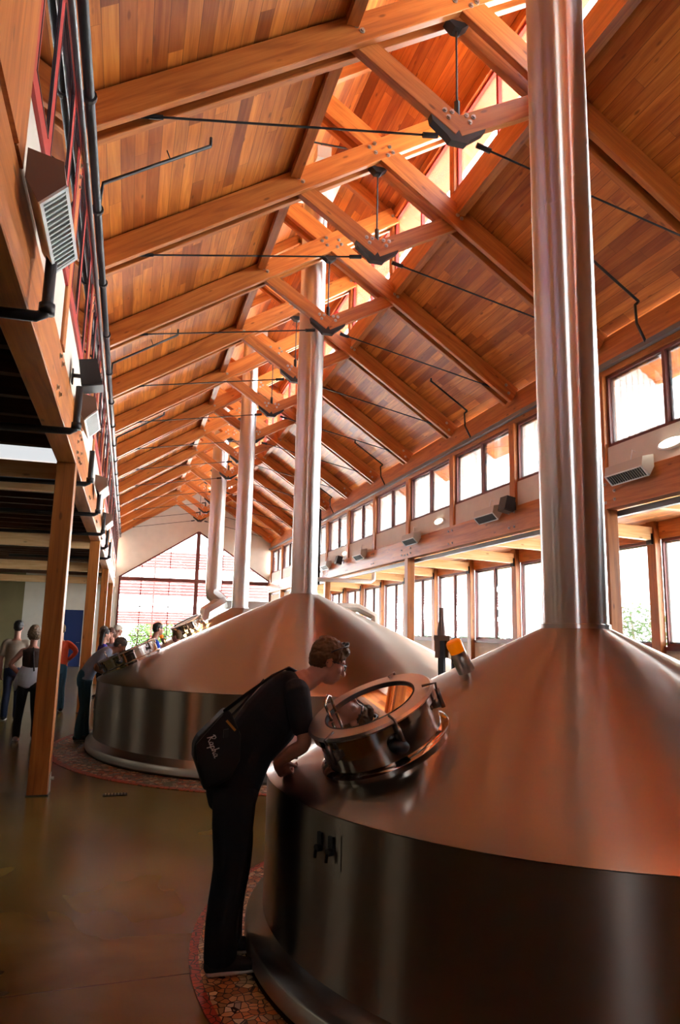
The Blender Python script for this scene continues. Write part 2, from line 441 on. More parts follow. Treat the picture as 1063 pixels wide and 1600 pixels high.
# main roofs: boards run along the hall (u = y)
def slab(name, x0, z0, x1, z1, y0, y1, mat, t=.06, out=None):
    d = V((x1-x0, 0, z1-z0)); ln = d.length; n = V((-d.z, 0, d.x)).normalized()
    if n.z < 0: n = -n
    mb = MB(); a0, a1 = V((x0, 0, z0)), V((x1, 0, z1))
    def P(p, y, up): q = p+n*(t if up else 0); return (q.x, y, q.z)
    mb.quad([P(a0, y0, 0), P(a1, y0, 0), P(a1, y1, 0), P(a0, y1, 0)], [(y0, 0), (y0, ln), (y1, ln), (y1, 0)])
    mb.quad([P(a0, y0, 1), P(a0, y1, 1), P(a1, y1, 1), P(a1, y0, 1)], [(y0, 0), (y1, 0), (y1, ln), (y0, ln)])
    for pa, ya, pb, yb in ((a0, y0, a1, y0), (a1, y0, a1, y1), (a1, y1, a0, y1), (a0, y1, a0, y0)):
        mb.quad([P(pa, ya, 0), P(pb, yb, 0), P(pb, yb, 1), P(pa, ya, 1)], [(ya, 0), (yb, ln), (yb, ln+t), (ya, t)])
    return struct(mb.build(name, mat))
YE = YG+.05
slab('ceiling', -1.9, zl(-1.9)+RB, CLX+.02, zl(CLX+.02)+RB, Y0, YE, M_CEIL)
slab('ceiling', CRX-.02, zr(CRX-.02)+RB, 7.35, zr(7.35)+RB, Y0, YE, M_CEIL)
ZH = 8.92; ZMR = 9.84
slab('ceiling', XC, ZMR, CRX+.08, ZMR-.64*(CRX+.08-XC), Y0, YE, M_CEIL)
slab('ceiling_overhang', CRX+.08, ZMR-.64*(CRX+.08-XC), CRX+.45, ZMR-.64*(CRX+.45-XC), Y0, YE, M_SOFTP)
slab('ceiling', CLX-.08, ZMR-.64*(XC-CLX+.08), XC, ZMR, Y0, YE, M_CEIL)
slab('ceiling_overhang', CLX-.45, ZMR-.64*(XC-CLX+.45), CLX-.08, ZMR-.64*(XC-CLX+.08), Y0, YE, M_SOFTP)

# clerestory walls: kerb beam, posts, header; window per bay
def clerestory(x, side):
    zr0 = (zl(x) if side < 0 else zr(x))+RB-.06
    m = MB(); m.box((x-.06, Y0, zr0-.10), (x+.06, YG, 7.88), 1); struct(m.build('trim_1' if side > 0 else 'trim_2', M_BEAM))
    m = MB(); m.box((x-.06, Y0, ZH), (x+.06, YG, 9.08), 1); struct(m.build('trim_3' if side > 0 else 'trim_4', M_BEAM))
clerestory(CRX, 1); clerestory(CLX, -1)
struct(MB().box((CLX-.05, Y0, 7.88), (CLX+.0, YG, ZH), 1).build('wall_ridge_light_block', M_CEIL))  # unseen boarding in place of left ridge windows, added to cut light
WN = [0]
def window(x, ya, yb, z0, z1, mat, glass, mull=(.5,), fr=.05, dp=.06, sash=None, nx=1, sw=.035, gx=0.0, sd=.015):
    WN[0] += 1
    m = MB()
    m.box((x-dp/2, ya, z0), (x+dp/2, ya+fr, z1), 2); m.box((x-dp/2, yb-fr, z0), (x+dp/2, yb, z1), 2)
    m.box((x-dp/2, ya+fr, z1-fr), (x+dp/2, yb-fr, z1), 1); m.box((x-dp/2, ya+fr, z0), (x+dp/2, yb-fr, z0+fr), 1)
    for t in mull:
        y = ya+(yb-ya)*t; m.box((x-dp/2, y-fr*.6, z0+fr), (x+dp/2, y+fr*.6, z1-fr), 2)
    o = struct(m.build('window_%d' % WN[0], mat))
    g = MB(); g.box((x-.004+gx, ya+fr*.5, z0+fr*.5), (x+.004+gx, yb-fr*.5, z1-fr*.5), 1); g.build('pane', glass, o)
    if sash:
        s = MB(); e = [0]+list(mull)+[1]
        for a, b in zip(e[:-1], e[1:]):
            p, q = ya+(yb-ya)*a+fr*.6, ya+(yb-ya)*b-fr*.6; t = sw; xs = x+nx*dp*.5
            s.box((xs-sd, p, z0+fr), (xs+sd, p+t, z1-fr), 2); s.box((xs-sd, q-t, z0+fr), (xs+sd, q, z1-fr), 2)
            s.box((xs-sd, p+t, z0+fr), (xs+sd, q-t, z0+fr+t), 1); s.box((xs-sd, p+t, z1-fr-t), (xs+sd, q-t, z1-fr), 1)
        s.build('sash', sash, o)
    return o
def post(name, lo, hi, mat, label, cat='post', group=None):
    return tag(MB().box(lo, hi, 2, .006).build(name, mat), label, cat, group)
for k in range(-2, 12):
    y = YK(k)
    for x, s in ((CRX, 'right'), (CLX, 'left')):
        z0 = 7.88
        n = k+3
        post('clerestory_post', (x-.07, y-.07, z0), (x+.07, y+.07, ZH), M_BEAM, 'short wooden post between the %s ridge windows, %s from the camera end' % (s, ORD[n-1]))
        if k < 11 and s == 'right':
            window(x+(.01 if s == 'right' else -.01), y+.07, YK(k+1)-.07, 7.88, ZH, M_RED, M_GLASS, fr=.04, dp=.05)

# right side: timber beam, cream panels, windows, posts
struct(MB().box((XR, Y0, 3.90), (XR+.08, YG, 4.36)).build('wall_right', M_CREAM))
struct(MB().box((XR-.01, Y0, 5.42), (XR+.09, YG, 5.98), 1).build('trim_5', M_BEAM))
struct(MB().box((XR, Y0, 4.36), (XR+.08, YK(-1)-.1, 5.42), 1).build('wall_right', M_NEAR))  # unseen near bays closed with solid wall to keep window light out
for k in range(-1, 11):
    window(XR+.05, YK(k)+.09, YK(k+1)-.09, 4.36, 5.42, M_MAROON, M_GLASS, fr=.045, dp=.06, sash=M_DARKFR, nx=1)
for k in range(-2, 12):
    post('wall_post', (XR-.05, YK(k)-.09, 3.90), (XR+.11, YK(k)+.09, 5.42), M_BEAM, 'wooden post between the upper right windows, %s from the camera end' % ORD[k+2])
BOLTM = {}
def bolts(parent, spots, nrm, r=.02):
    nrm = V(nrm); key = (tuple(nrm), r); root = parent
    if key not in BOLTM:
        m = MB(); m.tube([V((0, 0, 0)), nrm*.006], r*1.35, 10); m.tube([nrm*.005, nrm*.022], r*.8, 6)
        o = m.build('bolt', M_BOLT); BOLTM[key] = o.data; bpy.data.objects.remove(o)
    for p in spots:
        o = bpy.data.objects.new('bolt', BOLTM[key]); COL.objects.link(o); o.parent = parent; o.location = V(p)-parent.location
def bigbeam(x0, x1, label, side):
    o = tag(MB().box((x0, Y0+.1, 3.47), (x1, YG-.01, 3.92), 1, .008).build('timber_beam', M_BEAM), label, 'beam')
    xf = x0 if side < 0 else x1
    for k in range(0, 12):
        y = YK(k)
        bolts(o, [(xf, y-.09, 3.82), (xf, y-.09, 3.56), (xf, y+.09, 3.82), (xf, y+.09, 3.56)] + ([(xf, y-.28, 3.7), (xf, y+.28, 3.7), (xf, y-.28, 3.58), (xf, y+.28, 3.58)] if k % 3 == 1 else []), (side, 0, 0), .018)
    return o
bigbeam(XR-.07, XR+.10, 'long stained timber beam running under the cream strip along the right wall', -1)
bigbeam(-.86, XL, 'long stained timber beam running above the posts along the left wall', 1)
for k in (-2, 1, 4, 7, 10):
    y = YK(k); n = (k+2)//3
    if k > -2:
        post('timber_post', (XR-.07, y-.1, 0), (XR+.11, y+.1, 3.47), M_POST, 'tall wooden post under the right hand beam, %s from the camera' % ORD[n-1])
        p = post('timber_post', (-.86, y-.22, 0.004), (-.66, y+.0, 3.47), M_POST, 'tall square timber post at the left edge of the hall, %s from the camera' % ORD[n-1])
        m = MB().box((-.665, y-.19, .01), (-.652, y-.03, .20), 2); m.build('base_bracket', M_BOLT, p)
        m = MB().box((-.868, y-.228, .0), (-.652, y+.008, .012)); m.build('base_plate', M_BLACK, p)
        b = MB().tube([(-.655, y-.11, .15), (-.62, y-.11, .15)], .018, 8); b.build('base_bolt', M_BOLT, p)
# grey rail below right beam and eave rail
tag(MB().box((XR+.115, Y0+.2, 3.38), (XR+.20, YG-.1, 3.46), 1).build('track_rail', M_RAIL), 'grey metal track along the underside of the right hand beam', 'rail')
tag(MB().box((XR-.10, Y0+.2, 5.50), (XR-.02, YG-.1, 5.57), 1).build('eave_rail', M_RAIL), 'grey metal channel above the upper right windows', 'rail')
# outer wall of aisle
struct(MB().box((XO, Y0, 0), (XO+.12, YG, 1.52)).build('wall_outer_right', M_CREAM))
struct(MB().box((XO-.02, Y0, 3.52), (XO+.12, YG, 4.05), 1).build('trim_6', M_BEAM))
struct(MB().box((XO-.04, Y0, 1.50), (XO+.02, YG, 1.57), 1).build('trim_7', M_MAROON))
struct(MB().box((XO, Y0, 1.52), (XO+.08, YK(0)-.1, 3.52), 1).build('wall_outer_right', M_NEAR))  # solid wall instead of windows out of view, darkens the near floor
for k in range(0, 11):
    window(XO+.05, YK(k)+.11, YK(k+1)-.11, 1.57, 3.52, M_MAROON, M_GLASS, fr=.05, dp=.06, sash=M_DARKFR, nx=1)
for k in range(-2, 12):
    p = post('aisle_post', (XO-.12, YK(k)-.11, 0), (XO+.02, YK(k)+.11, 3.95), M_POST, 'wooden post between the lower right windows, %s from the camera end' % ORD[k+2])
    m = MB().box((XO-.16, YK(k)-.07, 3.42), (XO-.12, YK(k)+.07, 3.62)); m.build('steel_bracket', M_BLACK, p)
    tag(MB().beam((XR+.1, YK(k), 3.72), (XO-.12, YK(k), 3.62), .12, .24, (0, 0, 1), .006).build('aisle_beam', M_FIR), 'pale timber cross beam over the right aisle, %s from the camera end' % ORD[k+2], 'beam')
mb = MB(); ln = XO-XR
mb.quad([(XR, Y0, 3.92), (XO+.1, Y0, 3.84), (XO+.1, YG, 3.84), (XR, YG, 3.92)], [(Y0, 0), (Y0, ln), (YG, ln), (YG, 0)])
mb.quad([(XR, Y0, 4.0), (XR, YG, 4.0), (XO+.1, YG, 3.92), (XO+.1, Y0, 3.92)])
struct(mb.build('ceiling', M_SOFFIT))
# aisle outer roof
struct(MB().box((XR+.12, Y0, 4.02), (XO+1.1, YG, 4.10)).build('ceiling_aisle', M_ROOFOUT))
# white corrugated fins outside the windows
def fin(k, x0, x1, z0, za, zb, label):
    m = MB(); y = YK(k); n = int((x1-x0)/.05)
    for i in range(n):
        a = x0+(x1-x0)*i/n; b = x0+(x1-x0)*(i+1)/n; dy = .018 if i % 2 else 0
        ta = za+(zb-za)*(a-x0)/(x1-x0); tb = za+(zb-za)*(b-x0)/(x1-x0)
        m.prism([(a, z0), (b, z0), (b, tb), (a, ta)], y-.03-dy, y+.03-dy)
    return tag(m.build('corrugated_fin', M_CORR), label, 'wall panel')
for k in range(-1, 12):
    zt = zr(XR+.15)+RB-.02
    fin(k, XR+.15, XR+1.15, 4.12, zt, zt-.67, 'white corrugated fin outside the upper right windows, %s from the camera end' % ORD[k+1])
    fin(k, XO+.15, XO+1.05, 0, 4.0, 4.0, 'white corrugated fin outside the lower right windows, %s from the camera end' % ORD[k+1])

# left side: cream strip, windows, header
struct(MB().box((XL-.1, Y0, 3.92), (XL-.01, YG, 4.42)).build('wall_left', M_CREAM))
struct(MB().box((XL-.1, Y0, 5.72), (XL+.0, YG, 6.12), 1).build('trim_8', M_BEAM))
for k in range(-3, 11):
    window(XL-.012, YK(k)+.09, YK(k+1)-.09, 4.42, 5.72, M_RED, M_GLASSDK, mull=(.30, .72), fr=.115, dp=.05, sw=.012, gx=.015, sd=.004, sash=M_DARKFR, nx=1)
for k in range(-3, 12):
    p = post('wall_post', (XL-.12, YK(k)-.09, 3.92), (XL+.015, YK(k)+.09, 6.0), M_BEAM, 'wooden post between the red framed left windows, %s from the camera end' % ORD[k+3])
    if k >= 0: bolts(p, [(XL+.015, YK(k)-.02, 5.35+.1*i) for i in range(4)], (1, 0, 0), .016)
post('wide_post', (XL-.009, 2.62, 3.93), (XL+.018, 3.27, 6.0), M_BEAM, 'broad wooden post at the top left corner beside the nearest left window')
# left loft floor and the dark underside
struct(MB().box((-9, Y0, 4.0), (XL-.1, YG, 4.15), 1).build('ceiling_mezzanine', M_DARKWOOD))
struct(MB().box((-2.6, Y0, 4.15), (-2.5, YG, 6.4)).build('wall_loft', M_CREAM))
n = 0
for i in range(0, 46):
    y = 2.4+.61*i
    if y > 30: break
    if 8.6 < y < 9.3: continue
    n += 1
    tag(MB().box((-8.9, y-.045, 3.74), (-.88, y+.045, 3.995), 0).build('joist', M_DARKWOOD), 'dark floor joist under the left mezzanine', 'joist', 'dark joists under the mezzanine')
for j, (y, z0, z1) in enumerate(((9.2, 3.35, 3.71), (15.9, 3.36, 3.71), (23.0, 3.38, 3.66), (29.8, 3.4, 3.66))):
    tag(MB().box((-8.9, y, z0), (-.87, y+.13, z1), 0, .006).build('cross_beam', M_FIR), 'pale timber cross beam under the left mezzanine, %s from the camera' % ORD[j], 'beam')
o = tag(MB().box((-8.9, 9.22, 3.715), (-.95, 9.27, 3.90), 0, .015).build('light_box', M_LBOX), 'glowing white light box lying above the nearest mezzanine cross beam', 'light')
# far walls
struct(MB().box((-9, YG-.1, 0), (-4.35, YG, 4.0)).build('wall_far_left', M_OLIVE))
struct(MB().box((-4.35, YG-.1, 0), (-2.72, YG, 4.0)).build('wall_far_left_cream', M_CREAM))
struct(MB().box((-1.88, YG-.1, 0), (XL, YG, 4.0)).build('wall_far_left_end', M_CREAM))
struct(MB().box((-2.72, YG-.1, 2.42), (-1.88, YG, 4.0)).build('wall_far_left_lintel', M_CREAM))
d = struct(MB().box((-2.72, YG-.08, 0), (-1.88, YG-.03, 2.42)).build('door_1', M_BLUE))
MB().tube([(-1.96, YG-.1, 1.02), (-1.96, YG-.14, 1.02), (-2.08, YG-.14, 1.02)], .012, 6).build('handle', M_BOLT, d)
struct(MB().box((-9.1, Y0, 0), (-9, YG, 1.1)).build('wall_outer_left', M_NEAR))
struct(MB().box((-9.1, Y0, 2.8), (-9, YG, 4.0)).build('wall_outer_left', M_NEAR))
LW = [(2.6, 3.9), (6.6, 8.6), (11.6, 13.0), (16.2, 18.4), (22.0, 24.0), (27.5, 29.0)]  # unseen windows, put in for streaks on tank shells and light on cross beams
e = [Y0]+[q for p in LW for q in p]+[YG]
for i in range(0, len(e), 2): struct(MB().box((-9.1, e[i], 1.1), (-9, e[i+1], 2.8)).build('wall_outer_left', M_NEAR))
for a_, b_ in LW: window(-9.05, a_, b_, 1.1, 2.8, M_MAROON, M_GLASSTINT, fr=.05, dp=.08)
struct(MB().box((XR+.1, YG-.1, 0), (XO, YG, 4.0)).build('wall_far_right', M_CREAM))
def gable():
    pk = (2.93, 6.19); zs = 3.95; xl, xr = -.50, 6.42
    L = [(XL-.1, zs), (xl, zs), pk, (pk[0], ZMR), (CLX-.05, 9.09), (CLX-.05, zl(CLX)+RB), (XL-.1, zl(XL)+RB-.02)]
    R = [(XR+.2, zs), (XR+.2, zr(XR)+RB-.02), (CRX+.05, zr(CRX)+RB), (CRX+.05, 9.09), (pk[0], ZMR), pk, (xr, zs)]
    m = MB(); m.prism(L, YG-.06, YG+.06); m.prism(R, YG-.06, YG+.06)
    m.box((XL-.1, YG-.06, 0), (xl, YG+.06, zs)); m.box((xr, YG-.06, 0), (XR+.2, YG+.06, zs))
    struct(m.build('wall_far', M_CREAM))
    f = MB(); y = YG-.03
    f.beam((xl, y, zs), (pk[0], y, pk[1]), .1, .07, (0, 0, 1)); f.beam((pk[0], y, pk[1]), (xr, y, zs), .1, .07, (0, 0, 1))
    f.box((xl, y-.05, 3.80), (xr, y+.05, 3.98), 0); f.box((pk[0]-.09, y-.06, 0), (pk[0]+.09, y+.06, pk[1]), 2)
    f.box((xl, y-.05, 0), (xl+.08, y+.05, 3.85), 2); f.box((xr-.08, y-.05, 0), (xr, y+.05, 3.85), 2)
    for x in (.47, 1.71, 4.11, 5.35):
        zt = zs+(pk[1]-zs)*(1-abs(x-pk[0])/((pk[0]-xl) if x < pk[0] else (xr-pk[0])))
        f.box((x-.022, y-.03, 0), (x+.022, y+.03, zt), 2)
    for z in (2.66, 1.35, .55): f.box((xl, y-.025, z-.022), (xr, y+.025, z+.022), 0)
    WN[0] += 1; w_ = struct(f.build('window_%d' % WN[0], M_MAROON))
    g = MB(); g.prism([(xl, 0.02), (xr, 0.02), (xr, zs), pk, (xl, zs)], YG+.02, YG+.03); g.build('pane', M_GLASS, w_)
gable()
# wall behind the camera
struct(MB().prism([(-9, 0), (XO+.1, 0), (XO+.1, 4.0), (XR+.1, 4.0), (XR+.1, 6.1), (CRX, 7.65), (CRX, 9.1), (XC, ZMR), (CLX, 9.1), (CLX, 7.65), (XL-.1, 6.2), (XL-.1, 4.1), (-9, 4.1)], Y0-.1, Y0).build('wall_near', M_NEAR))

# ------------------------------------------------------------------ roof trusses
def truss(k):
    y = YK(k)
    t = thing('roof_truss', (XC, y, 6.6), 'doubled timber roof truss with steel tie rods, %s from the camera end' % ORD[k+2], 'roof truss')
    w, h, g = .085, .34, .11
    dl = V((1, 0, .64)).normalized(); dr = V((1, 0, -.67)).normalized()
    for s in (-1, 1):
        yy = y+s*(g+w)/2
        a, b = V((-.62, yy, zl(-.62))), V((4.02, yy, ZA+.64*(4.02-XC)))
        MB().beam(a, b, w, h*.86, (0, 0, 1), .006).build('left_chord', M_BEAM, t)
        a, b = V((1.76, yy, ZA+.67*(XC-1.76))), V((6.33, yy, zr(6.33)))
        if s: MB().beam(a+V((0, 0, 0)), b, w-.004, h*.86, (0, 0, 1), .006).build('right_chord', M_BEAM, t)
    # webs in the gap
    zn = 6.80
    MB().beam((1.78, y, zl(1.78)-.02), (XC+.02, y, zn-.02), g-.01, .22, (0, 0, 1), .005).build('web_member', M_BEAM, t)
    MB().beam((XC-.02, y, zn-.02), (4.04, y, zr(4.04)-.02), g-.014, .22, (0, 0, 1), .005).build('web_member', M_BEAM, t)
    # monitor rafters
    MB().beam((CRX-.05, y, ZMR-.64*(CRX-XC)-.12), (XC, y, ZMR-.10), .09, .18, (0, 0, 1)).build('ridge_rafter', M_BEAM, t)
    MB().beam((CLX+.05, y, ZMR-.64*(XC-CLX)-.12), (XC, y, ZMR-.10), .09, .18, (0, 0, 1)).build('ridge_rafter', M_BEAM, t)
    # steel
    m = MB(); m.prism([(XC, 6.76), (XC-.33, 6.95), (XC-.29, 6.79), (XC-.13, 6.665), (XC-.09, 6.615), (XC+.09, 6.615), (XC+.13, 6.665), (XC+.29, 6.79), (XC+.33, 6.95)], y-.045, y+.045); m.build('node_bracket', M_BLACK, t)
    m = MB(); m.prism([(XC-.13, ZA-.22), (XC+.13, ZA-.22), (XC+.04, ZA-.30), (XC-.04, ZA-.30)], y-.06, y+.06); m.build('apex_bracket', M_BLACK, t)
    m = MB(); m.tube([(XC, y, ZA-.30), (XC, y, 7.0)], .011, 6); m.tube([(XC, y, 7.1), (XC, y, 6.88)], (.03, .03), 8); m.build('king_rod', M_BLACK, t)
    for s in (-1, 1):
        e = V((-.25, y, zl(-.25)-.08)) if s < 0 else V((6.0, y, zr(6.0)-.08))
        st = V((XC+s*.22, y, 6.66)); dd = (e-st).normalized()
        m = MB(); m.tube([st, e], .011, 6); m.tube([st, st+dd*.16], .028, 8); m.tube([e-dd*.25, e], .022, 8)
        m.build('tie_rod', M_BLACK, t)
    f = y-(g/2+w)
    sp = []
    for cx, cz in ((XC-.17, ZA-.02), (XC-.10, ZA+.05), (XC-.08, ZA-.08), (XC+.10, ZA-.08), (XC+.17, ZA-.02), (XC+.12, ZA+.05)): sp.append((cx, f, cz))
    sp += [(1.74, f, zl(1.76)+.02), (1.80, f, zl(1.76)-.02), (4.02, f, zr(4.05)+.02), (4.08, f, zr(4.05)-.02), (3.98, f, ZA+.64*(3.98-XC))]
    sp += [(6.15, f, zr(6.15)+.05), (6.2, f, zr(6.2)-.06)]
    bolts(t, sp, (0, -1, 0), .022)
    f2 = y-(g-.01)/2
    bolts(t, [(XC-.12, f2, 6.86), (XC-.16, f2, 6.93), (XC-.08, f2, 6.93), (XC+.12, f2, 6.86), (XC+.16, f2, 6.93), (XC+.08, f2, 6.93)], (0, -1, 0), .02)
for k in range(-2, 12): truss(k)

# ------------------------------------------------------------------ tanks
def tank(c, R, zt, zc, r, ztop, name, label, hatch=None, sw=None, beacon=None, noz=0):
    cx, cy = c; t = thing(name, (cx, cy, 0), label, 'brewing tank')
    C0 = (cx, cy, 0)
    autosmooth(MB().lathe([(R, .12), (R, .4), (R, zt-.012)], C0, 160).build('shell', M_TANK, t), 30)
    autosmooth(MB().lathe([(R-.005, zt-.014), (R+.006, zt-.006), (R-.004, zt+.004)]+[(R-(R-r)*i/10, zt+(zc-zt)*i/10+.012*math.sin(PI*i/10)) for i in range(1, 11)], C0, 160).build('cone', M_TANK, t), 30)
    autosmooth(MB().lathe([(R, .19), (R+.035, .155), (R+.085, .13), (R+.095, .115), (R+.095, .03), (R+.06, .002), (R, .002)], C0, 160).build('base_flange', M_SATIN, t), 35)
    ch = MB().lathe([(r+.012, zc-.02), (r+.012, zc+.02), (r, zc+.025), (r, zc+1.9), (r, 6.6), (r, ztop)], C0, 72)
    autosmooth(ch.build('chimney', M_CHIM, t), 50)
    MB().lathe([(r+.002, 4.6), (r+.003, 4.605), (r+.002, 4.61)], C0, 72).build('chimney_seam', M_CHIM, t)
    sl = math.atan((zc-zt)/(R-r))
    def onc(rad, az, h=0):
        z = zt+(R-rad)/(R-r)*(zc-zt)+.01; p = V((cx+rad*math.cos(az), cy+rad*math.sin(az), z))
        n = V((math.sin(sl)*math.cos(az), math.sin(sl)*math.sin(az), math.cos(sl))); return p+n*h, n
    if hatch:
        az, rad, hr, hh = hatch; p, n = onc(rad, az); M = V((0, 0, 1)).rotation_difference(n).to_matrix()
        # neck, rim ring, lid glass, clamps
        nk = autosmooth(MB().lathe([(hr+.02, -.05), (hr+.02, .012), (hr+.012, .02), (hr-.015, .03), (hr-.015, hh-.06), (hr+.0, hh-.055), (hr+.0, hh-.02), (hr-.012, hh-.015)], p, 72, M).build('manway_neck', M_POLISH, t), 35)
        ld = autosmooth(MB().lathe([(hr-.11, hh-.02), (hr+.0, hh-.02), (hr+.012, hh-.008), (hr+.0, hh+.004), (hr-.085, hh+.004), (hr-.09, hh-.002), (hr-.10, hh-.012)], p, 72, M).build('manway_lid', M_SATIN, t), 35)
        MB().lathe([(.0005, hh-.006), (hr-.088, hh-.006), (hr-.088, hh-.012), (.0005, hh-.012)], p, 64, M).build('sight_glass', M_HATCHGL, ld)
        gk = MB().lathe([(hr-.098, hh-.006), (hr-.092, hh+.006), (hr-.084, hh+.006), (hr-.084, hh)], p, 64, M).build('gasket', M_BLACK, ld)
        def Q(a, rr, h): return p+M@V((rr*math.cos(a), rr*math.sin(a), h))
        m = MB(); a0 = math.radians(noz)
        h1, h2 = Q(a0-.28, hr-.12, hh), Q(a0+.28, hr-.12, hh)
        m.tube([h1, h1+n*.085, h1*.8+h2*.2+n*.1, h1*.2+h2*.8+n*.1, h2+n*.085, h2], .008, 10); m.build('lid_handle', M_POLISH, ld, smooth=True)
        for a in (-75, -15, 45, 120, 190):
            a = math.radians(a)+az+PI/2; m = MB()
            q0 = Q(a, hr+.012, hh-.10); q1 = Q(a, hr+.03, hh+.01); q2 = Q(a, hr-.04, hh+.015)
            m.tube([q0, q1, q2], .007, 8); m.tube([Q(a, hr+.025, hh-.12), Q(a, hr+.025, hh-.02)], .012, 10)
            m.beam(Q(a-.05, hr+.0, hh-.09), Q(a+.05, hr+.0, hh-.09), .03, .04, n); m.build('clamp', M_CLAMP, nk, smooth=True)
        a = az+PI+1.05
        m = MB(); m.tube([Q(a, hr+.0, hh-.08), Q(a, hr+.09, hh-.09)], .02, 10); m.tube([Q(a, hr+.09, hh-.09), Q(a, hr+.14, hh-.10)], .014, 8); m.build('hinge_knob', M_BLACKPLASTIC, nk, smooth=True)
        # white pad lamp inside neck seen through the side
        m = MB(); m.ell(Q(az+PI-1.9, hr+.01, hh*.45), (.05, .05, .035)); m.build('side_port', M_BLACKPLASTIC, nk, smooth=True)
    if beacon:
        az, rad = beacon; p, n = onc(rad, az, -.01); M = V((0, 0, 1)).rotation_difference(n).to_matrix()
        b = autosmooth(MB().lathe([(.052, 0), (.052, .09), (.046, .10), (.046, .135), (0.001, .135)], p, 32, M).build('beacon_base', M_SATIN, t), 40)
        autosmooth(MB().lathe([(.046, .136), (.048, .18), (.046, .203), (.036, .212), (.0005, .213)], p, 32, M).build('beacon_lens', M_AMBER, b), 40)
    if sw:
        a0, z = sw; m = MB()
        def S(a, z, h): return V((cx+(R+h)*math.cos(a), cy+(R+h)*math.sin(a), z))
        n = 6
        for i in range(n):
            a, b = a0-.055+.11*i/n, a0-.055+.11*(i+1)/n
            m.quad([S(a, z-.075, .003), S(b, z-.075, .003), S(b, z+.075, .003), S(a, z+.075, .003)])
        m.build('switch_plate', M_TANK, t)
        for s in (-.022, .022):
            mm = MB(); mm.beam(S(a0+s, z+.035, .0), S(a0+s, z+.035, .014), .032, .05, (0, 0, 1)); mm.tube([S(a0+s, z-.005, 0), S(a0+s, z-.005, .03)], .017, 12)
            mm.beam(S(a0+s, z-.01, .03), S(a0+s, z-.045, .035), .012, .012, (1, 0, 0)); mm.build('switch', M_BLACKPLASTIC, t)
    return t, onc
T1, onc1 = tank((2.72, 3.87), 1.91, .90, 1.76, .20, 9.4, 'brewing_tank', 'nearest stainless steel brewing tank with cone top, round hatch and amber beacon',
     hatch=(math.radians(194), 1.45, .33, .22), sw=(math.radians(-160), .745), beacon=(math.radians(180), .765), noz=150)
T2, onc2 = tank((2.70, 11.06), 3.07, .97, 2.30, .215, 9.55, 'brewing_tank', 'broad stainless steel brewing tank in the middle with wide cone and tall chimney',
     hatch=(math.radians(178), 2.60, .43, .19), noz=180)
T3, onc3 = tank((2.68, 17.7), 2.55, .98, 2.25, .205, 9.6, 'brewing_tank', 'third steel brewing tank, mostly hidden behind the middle one, with an amber beacon',
     hatch=(math.radians(190), 1.25, .40, .22), beacon=(math.radians(192), 1.85), noz=180)
m = MB()
for i in range(5):
    p, n = onc3(1.0+.2*i, math.radians(212), .05); m.ell(p, (.035, .035, .03), n=10)
m.build('indicator_lamp', M_GOLDLED, T3, smooth=True)
# fourth vessel: pipe with elbows and cross duct
t4 = thing('exhaust_duct', (2.75, 23.5, 0), 'steel exhaust pipe with angled elbows and side duct behind the brewing tanks', 'duct')
autosmooth(MB().lathe([(.26, 3.0), (.26, 9.7)], (2.65, 23.5, 0), 48).build('chimney', M_CHIM, t4), 60)
m = MB(); m.tube([(2.65, 23.5, 3.06), (2.65, 23.5, 2.85), (2.98, 23.42, 2.55)], .26, 8); m.tube([(2.98, 23.42, 2.60), (2.42, 23.2, 2.25), (2.35, 23.2, 1.6), (2.35, 23.2, 0.02)], .25, 8); autosmooth(m.build('elbow', M_CHIM, t4), 40)
m = MB(); m.box((2.95, 23.3, 2.38), (6.0, 23.7, 2.66), 0); m.build('cross_duct', M_SATIN, t4)
t = thing('duct_bend', (6.3, 20, 0), 'pale grey duct with a bend behind the right slope of the middle tank', 'duct')
m = MB(); m.tube([(5.9, 20, 2.43), (6.55, 20, 2.43), (7.0, 19.8, 2.18), (7.05, 19.8, 1.5)], .13, 8); autosmooth(m.build('pipe_run', M_LAMP, t), 40)
m = MB(); m.tube([(7.05, 19.8, 1.5), (7.05, 19.8, 0.02)], .12, 8); m.build('riser', M_LAMP, t)
# chimney collars at the ridge ceiling
for (cx, cy, lb) in ((2.70, 11.06, 'middle'), (2.72, 3.87, 'nearest'), (2.68, 17.7, 'third')):
    z = ZMR-.64*abs(cx-XC)
    m = MB(); m.box((cx-.36, cy-.36, z-.30), (cx+.36, cy+.36, z-.20)); tag(m.build('chimney_collar', M_CORR), 'square pale collar where the %s chimney meets the ridge ceiling' % lb, 'collar')

# mosaics
def ring(c, r0, r1, mat, label):
    m = MB(); n = 120
    m.lathe([(r0, 0.0005), (r0, .006), (r1, .006), (r1, .0005)], (c[0], c[1], 0), n, closed=True)
    return tag(m.build('mosaic_border', mat, origin=(c[0], c[1], 0)), label, 'floor mosaic')
ring((2.72, 3.87), 2.006, 2.30, mosaic('mosaic_warm', 25, 1.9, 2.30, True), 'curved cream and orange mosaic border round the nearest tank')
ring((2.70, 11.06), 3.166, 3.66, mosaic('mosaic_mixed', 20, 3.0, 3.66, False), 'multicoloured mosaic border with red edge round the middle tank')
# floor drain
d = thing('floor_drain', (0, 7.94, 0), 'small dark slotted drain grate set in the brown floor', 'drain')
MB().box((-.12, 7.89, .001), (.12, 7.99, .006)).build('grate_frame', M_BLACK, d)
m = MB()
for i in range(7): m.box((-.10+.032*i, 7.90, .006), (-.088+.032*i, 7.98, .010))
m.build('grate_bars', M_SATIN, d)

